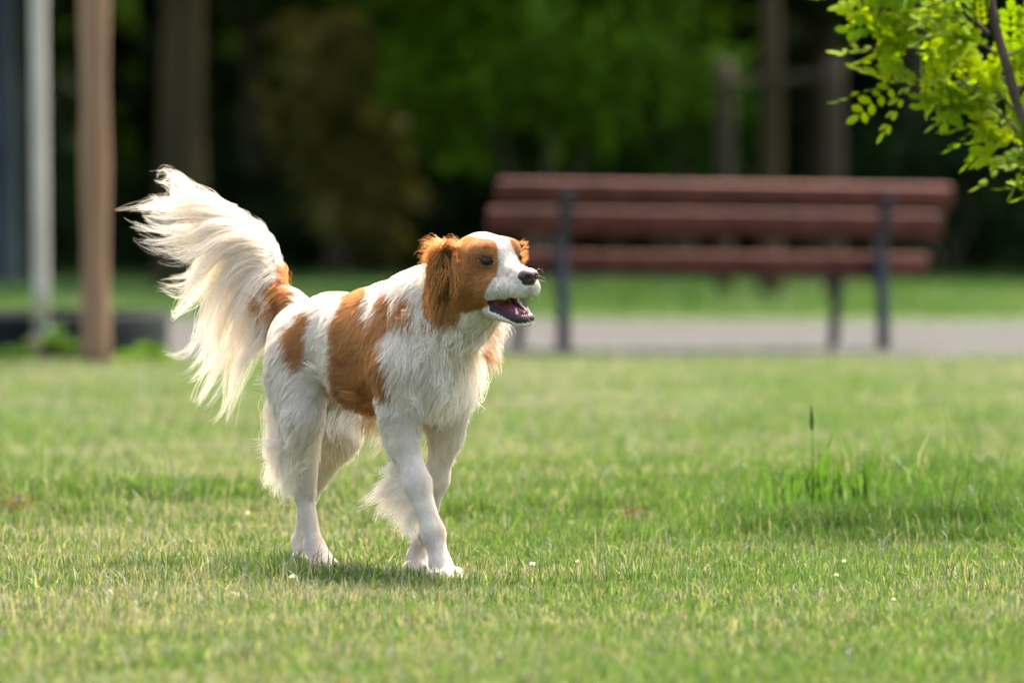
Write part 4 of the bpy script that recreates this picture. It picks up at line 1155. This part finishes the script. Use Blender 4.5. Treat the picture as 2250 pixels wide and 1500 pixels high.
# near hind leg feathering (breeches)
he = [[(612, 900), (600, 950), (594, 1000), (588, 1020)], [(618, 930), (605, 980), (600, 1040), (588, 1085)], [(630, 960), (615, 1010), (612, 1060), (605, 1090)],
      [(640, 990), (630, 1030), (628, 1070), (622, 1105)], [(650, 1010), (640, 1050), (638, 1080), (650, 1102)], [(606, 860), (596, 910), (592, 950), (586, 990)]]
he3 = np.array(he, float)
for q in range(110):
    i = r.integers(0, len(he)); g = he3[i] + r.normal(0, 1, he3[i].shape) * np.array([10, 8, 7, 8])[:, None]; L_ = r.uniform(.55, 1.0); g = g[0] + (g - g[0]) * L_
    G3 = [PD(a, b, s=.062) for a, b in g]; cr = r.random() * .4; lock(G3, 16, .006, .003, WHT * (1 - cr) + CRM * cr, 1700 + q, KP=10, wav=.003, rad=.00028)
# belly fringe
for q in range(60):
    f0 = r.uniform(-.06, .15); s0_ = r.uniform(-.03, .05); z0 = .27 + r.uniform(-.005, .012)
    b0 = to_world(np.array([[f0, s0_, z0]]))[0]; e = b0 + np.array([-.012, 0, -r.uniform(.03, .06)]) + r.normal(0, .005, 3)
    pxb = CX + FPX * b0[0] / b0[1]
    lock([b0, (b0 + e) / 2 + r.normal(0, .004, 3), e], 14, .007, .003, ORG if 790 < pxb < 862 and s0_ > .015 else WHT * .97, 1900 + q, KP=8, wav=.003, rad=.00028)
# chest and neck ruff locks
for q in range(150):
    f0 = r.uniform(.20, .33); z0 = r.uniform(.31, .46); s0_ = r.uniform(-.075, .06) 
    p0 = np.array([[f0, s0_, z0]]); 
    for _ in range(6): sd0 = sample(p0); p0 = p0 - grad(p0) * sd0[:, None]
    b0 = to_world(p0)[0]; nn = grad(p0)[0]; nw = HV * nn[0] + RV * nn[1] + np.array([0, 0, nn[2]])
    ln_ = r.uniform(.03, .058); e = b0 + np.array([-.004, 0, -ln_]) + nw * .007 + r.normal(0, .006, 3)
    orange = orange_mask(p0, .001, q)[0]
    lock([b0, b0 + nw * .006 + np.array([0, 0, -ln_ * .25]), (b0 + e) / 2 + nw * .006 + r.normal(0, .005, 3), e], 13, .0065, .0045, (ORG if orange else WHT * r.uniform(.93, 1)), 2100 + q, KP=10, wav=.004, rad=.00028)
for q in range(36):
    a0 = (r.uniform(1055, 1090), r.uniform(695, 785)); L_ = r.uniform(18, 42)
    G3 = [PD(a, b, s=-.045) for a, b in [a0, (a0[0] + L_ * .35, a0[1] + L_ * .35), (a0[0] + L_ * .55, a0[1] + L_ + r.normal(0, 5))]]
    lock(G3, 14, .005, .003, ORG if r.random() < .4 else WHT, 4100 + q, KP=9, wav=.003, rad=.00024)
flush("leg_and_chest_feathering", dog)
# ear hair
earl = [
 ([(985, 545), (968, 570), (962, 620), (965, 670)], .066), ([(965, 550), (955, 580), (950, 630), (952, 680)], .074), ([(958, 560), (948, 590), (944, 640), (946, 668)], .078),
 ([(990, 560), (985, 610), (990, 650), (985, 680)], .060), ([(995, 570), (1000, 610), (998, 650), (965, 690)], .058), ([(975, 560), (970, 620), (975, 665), (958, 702)], .07),
 ([(1000, 590), (1002, 630), (992, 665), (970, 700)], .056), ([(970, 600), (962, 640), (950, 680), (940, 700)], .078)]
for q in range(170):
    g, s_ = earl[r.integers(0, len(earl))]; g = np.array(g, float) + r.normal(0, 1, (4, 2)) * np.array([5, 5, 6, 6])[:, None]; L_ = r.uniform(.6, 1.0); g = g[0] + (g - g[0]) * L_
    G3 = [PD(a, b, s=s_ - .011 + .003) for a, b in g]; slit_shade = 958 < g[1:3, 0].mean() < 990 and 560 < g[1:3, 1].mean() < 650 and r.random() < .75  # strands inside the ear gap get its shadow as hair colour
    lock(G3, 14, .004, .0025, ORG_D * .28 if slit_shade else (ORG * r.uniform(.75, 1.15) if r.random() > .2 else ORG_D * .8), 2500 + q, KP=10, wav=.0025, rad=.00026)
# wind blown fringe at the back of the near ear, and tufts at the top
for q in range(120):
    a0 = (r.uniform(946, 966), r.uniform(528, 600)); L_ = r.uniform(8, 34)
    g = [a0, (a0[0] - L_ * .5, a0[1] - L_ * .15 + r.normal(0, 3)), (a0[0] - L_, a0[1] + L_ * .1 + r.normal(0, 6))]
    G3 = [PD(a, b, s=.070) for a, b in g]; lock(G3, 4, .003, .003, ORG * r.uniform(.95, 1.3), 2800 + q, KP=8, wav=.002, rad=.00014)
for q in range(30):
    a0 = (r.uniform(960, 1008), r.uniform(532, 542)); L_ = r.uniform(6, 15)
    G3 = [PD(a, b, s=.045) for a, b in [a0, (a0[0] - L_ * .5, a0[1] - L_ * .6), (a0[0] - L_, a0[1] - L_ * .8 + r.normal(0, 3))]]
    lock(G3, 7, .003, .002, ORG * r.uniform(.95, 1.3), 2950 + q, KP=7, wav=.001, rad=.00018)
for q in range(36):
    a0 = (r.uniform(1135, 1155), r.uniform(532, 580)); L_ = r.uniform(6, 15)
    G3 = [PD(a, b, s=-.062) for a, b in [a0, (a0[0] + L_ * .5, a0[1] - L_ * .4), (a0[0] + L_ * .8, a0[1] - L_ * .3 + r.normal(0, 5))]]
    lock(G3, 5, .002, .0015, ORG * r.uniform(.9, 1.2), 3050 + q, KP=7, wav=.0004, rad=.00018)
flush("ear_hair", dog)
# whiskers
for (a, b, s_) in ([((1172, 600), (1186, 590), (1195, 600)), 0, -.02], [((1172, 608), (1185, 606), (1198, 612)), 0, -.02], [((1168, 620), (1185, 615), (1200, 620)), 0, -.025],
                   [((1175, 635), (1183, 640), (1190, 650)), 0, -.02], [((1172, 640), (1182, 650), (1186, 662)), 0, -.02], [((1100, 625), (1085, 640), (1080, 660)), 0, .03], [((1160, 700), (1168, 706), (1178, 708)), 0, -.02],
                   [((1105, 615), (1090, 628), (1078, 640)), 0, .03]):
    lock([PD(p[0], p[1], s=s_) for p in a], 1, 0, 0, WHT * .8, 3200, KP=8, wav=0, rad=.00014, jl=0)
flush("whiskers", dog)
print("locks", round(time.time() - T0, 1))

# ------------------------------------------------------------------ small things on the lawn
def flower(px, py, label, s=1.0):
    d_ = FPX * CAM_H / (py - HY); x = (px - CX) / FPX * d_; z = float(gh(x, d_))
    root = empty("clover_flower", (x, d_, z)); tag(root, label, "flower", "small white flowers in the lawn")
    m = MB(); h_ = .024 * s; tube(m, [np.array([x, d_, z - .003]), np.array([x + .001, d_, z + h_ * .5]), np.array([x, d_, z + h_])], [.0008] * 3, 6)
    m.c = [np.tile(np.array([.12, .22, .04]), (len(v), 1)) for v in m.v]; m.build("stem", M_blade, root, True)
    rr = np.random.default_rng(int(px)); m = MB()
    for k in range(26):
        v = rr.normal(size=3); v[2] = abs(v[2]) * .8; v /= np.linalg.norm(v); o = np.array([x, d_, z + h_]); w_ = np.cross(v, rr.normal(size=3)); w_ /= np.linalg.norm(w_)
        L_ = .0052 * s; m.add([o, o + v * L_ * .7 + w_ * L_ * .28, o + v * L_, o + v * L_ * .7 - w_ * L_ * .28], [(0, 1, 2, 3)], np.array([.75, .72, .70]))
    m.build("flower_head", M_blade, root)
for px, py, lb, s in ((1170, 1275, "white clover flower below the dog's chin, just right of its front paw", 1.1), (1856, 1262, "white clover flower right of centre, upper of two close flowers", .9), (1838, 1294, "white clover flower right of centre, lower of two close flowers", .9),
                      (642, 1305, "pale clover flower in front of the dog's hind paws", 1.1), (1752, 1260, "tiny white flower left of the two close flowers", .8), (1270, 1262, "tiny white flower well right of the dog's front paw, below the bench's left leg", .9),
                      (1965, 1345, "small white flower at the lower right of the lawn", .8), (545, 1165, "tiny white flower left of the dog's hind legs", .9)):
    flower(px, py, lb, s)

def weed():
    x, y = (1800 - CX) / FPX * 11.0, 11.0; z = float(gh(x, y)); root = empty("grass_tuft", (x, y, z))
    tag(root, "tall green grass tuft with one seed head standing above the lawn on the right", "grass tuft")
    m = MB(); rr = np.random.default_rng(3)
    D_ = 11.0
    blades = [[(1788, 1110), (1786, 1000), (1784, 900)], [(1790, 1110), (1787, 1000), (1785, 905)], [(1805, 1070), (1815, 1010), (1835, 930), (1850, 892)], [(1800, 1070), (1812, 1000), (1838, 940)], [(1790, 1075), (1778, 1040), (1770, 1000)], [(1812, 1070), (1822, 1020), (1828, 985)],
              [(1795, 1075), (1800, 1030), (1806, 995)], [(1782, 1080), (1762, 1040), (1745, 1020)], [(1820, 1078), (1845, 1040), (1870, 1020)]]
    for _ in range(70):
        bx = rr.normal(1830, 95); by = rr.uniform(1085, 1135); hh = rr.uniform(40, 110); dx = rr.normal(0, 22); blades.append([(bx, by), (bx + dx * .3, by - hh * .5), (bx + dx, by - hh)])
    for bl in blades:
        P = catmull([W(a, b, D_) for a, b in bl], 10); w_ = .0018 if bl[0][0] in (1788, 1790) else .0052; vs = []
        for i, p in enumerate(P):
            ww = w_ * (1 - (i / 9) ** 2 * .92) * .5; vs += [p - (ww, 0, 0), p + (ww, 0, 0), p + (0, .001, 0)]
        Fq = []
        for i in range(9): a = i * 3; Fq += [(a, a + 2, a + 5, a + 3), (a + 2, a + 1, a + 4, a + 5)]
        m.add(vs, Fq, np.array([.075, .175, .018]) * rr.uniform(.7, 1.2))
    tag(m.build("blades", M_blade, root, True))
    m = MB(); P = catmull([W(1784, 945, D_), W(1784, 920, D_), W(1783, 888, D_)], 8)
    tube(m, P, [.001, .0035, .0045, .0042, .004, .003, .002, .0006], 8, color=np.array([.09, .16, .03])); m.build("seed_head", M_blade, root, True)
weed()
def clump(px, py, D_, label, seed, sx=.05, n=420):
    x = (px - CX) / FPX * D_; z = float(gh(x, D_)); root = empty("dry_grass_clump", (x, D_, z)); tag(root, label, "dry grass clump", "clumps of dead grass in the lawn")
    rr = np.random.default_rng(seed); V = []; C = []
    for i in range(n):
        p = np.array([x + rr.normal(0, sx * .5), D_ + rr.normal(0, .03), z + abs(rr.normal(0, .016))]); v = rr.normal(size=3) * np.array([1, 1, .6]); v *= .018 / np.linalg.norm(v)
        w_ = np.cross(v, rr.normal(size=3)); w_ *= .0011 / np.linalg.norm(w_); V += [p - v - w_, p - v + w_, p + v + w_, p + v - w_]
        c_ = np.array([.17, .11, .06]) * rr.uniform(.4, 1.2); C += [c_] * 4
    mesh_obj("dead_blades", V, np.arange(len(V)).reshape(-1, 4), M_blade, root, False, C)
clump(1385, 1140, 11.0, "brown dead grass clump right of the dog in the lawn", 1, .022, 260)
clump(1900, 1010, 12.1, "broad brown dead grass clump beside the tall tuft", 2, .12, 380)
clump(30, 1120, 11.2, "brown dead grass clump at the left edge of the lawn", 3, .04, 300)
print("done", round(time.time() - T0, 1))
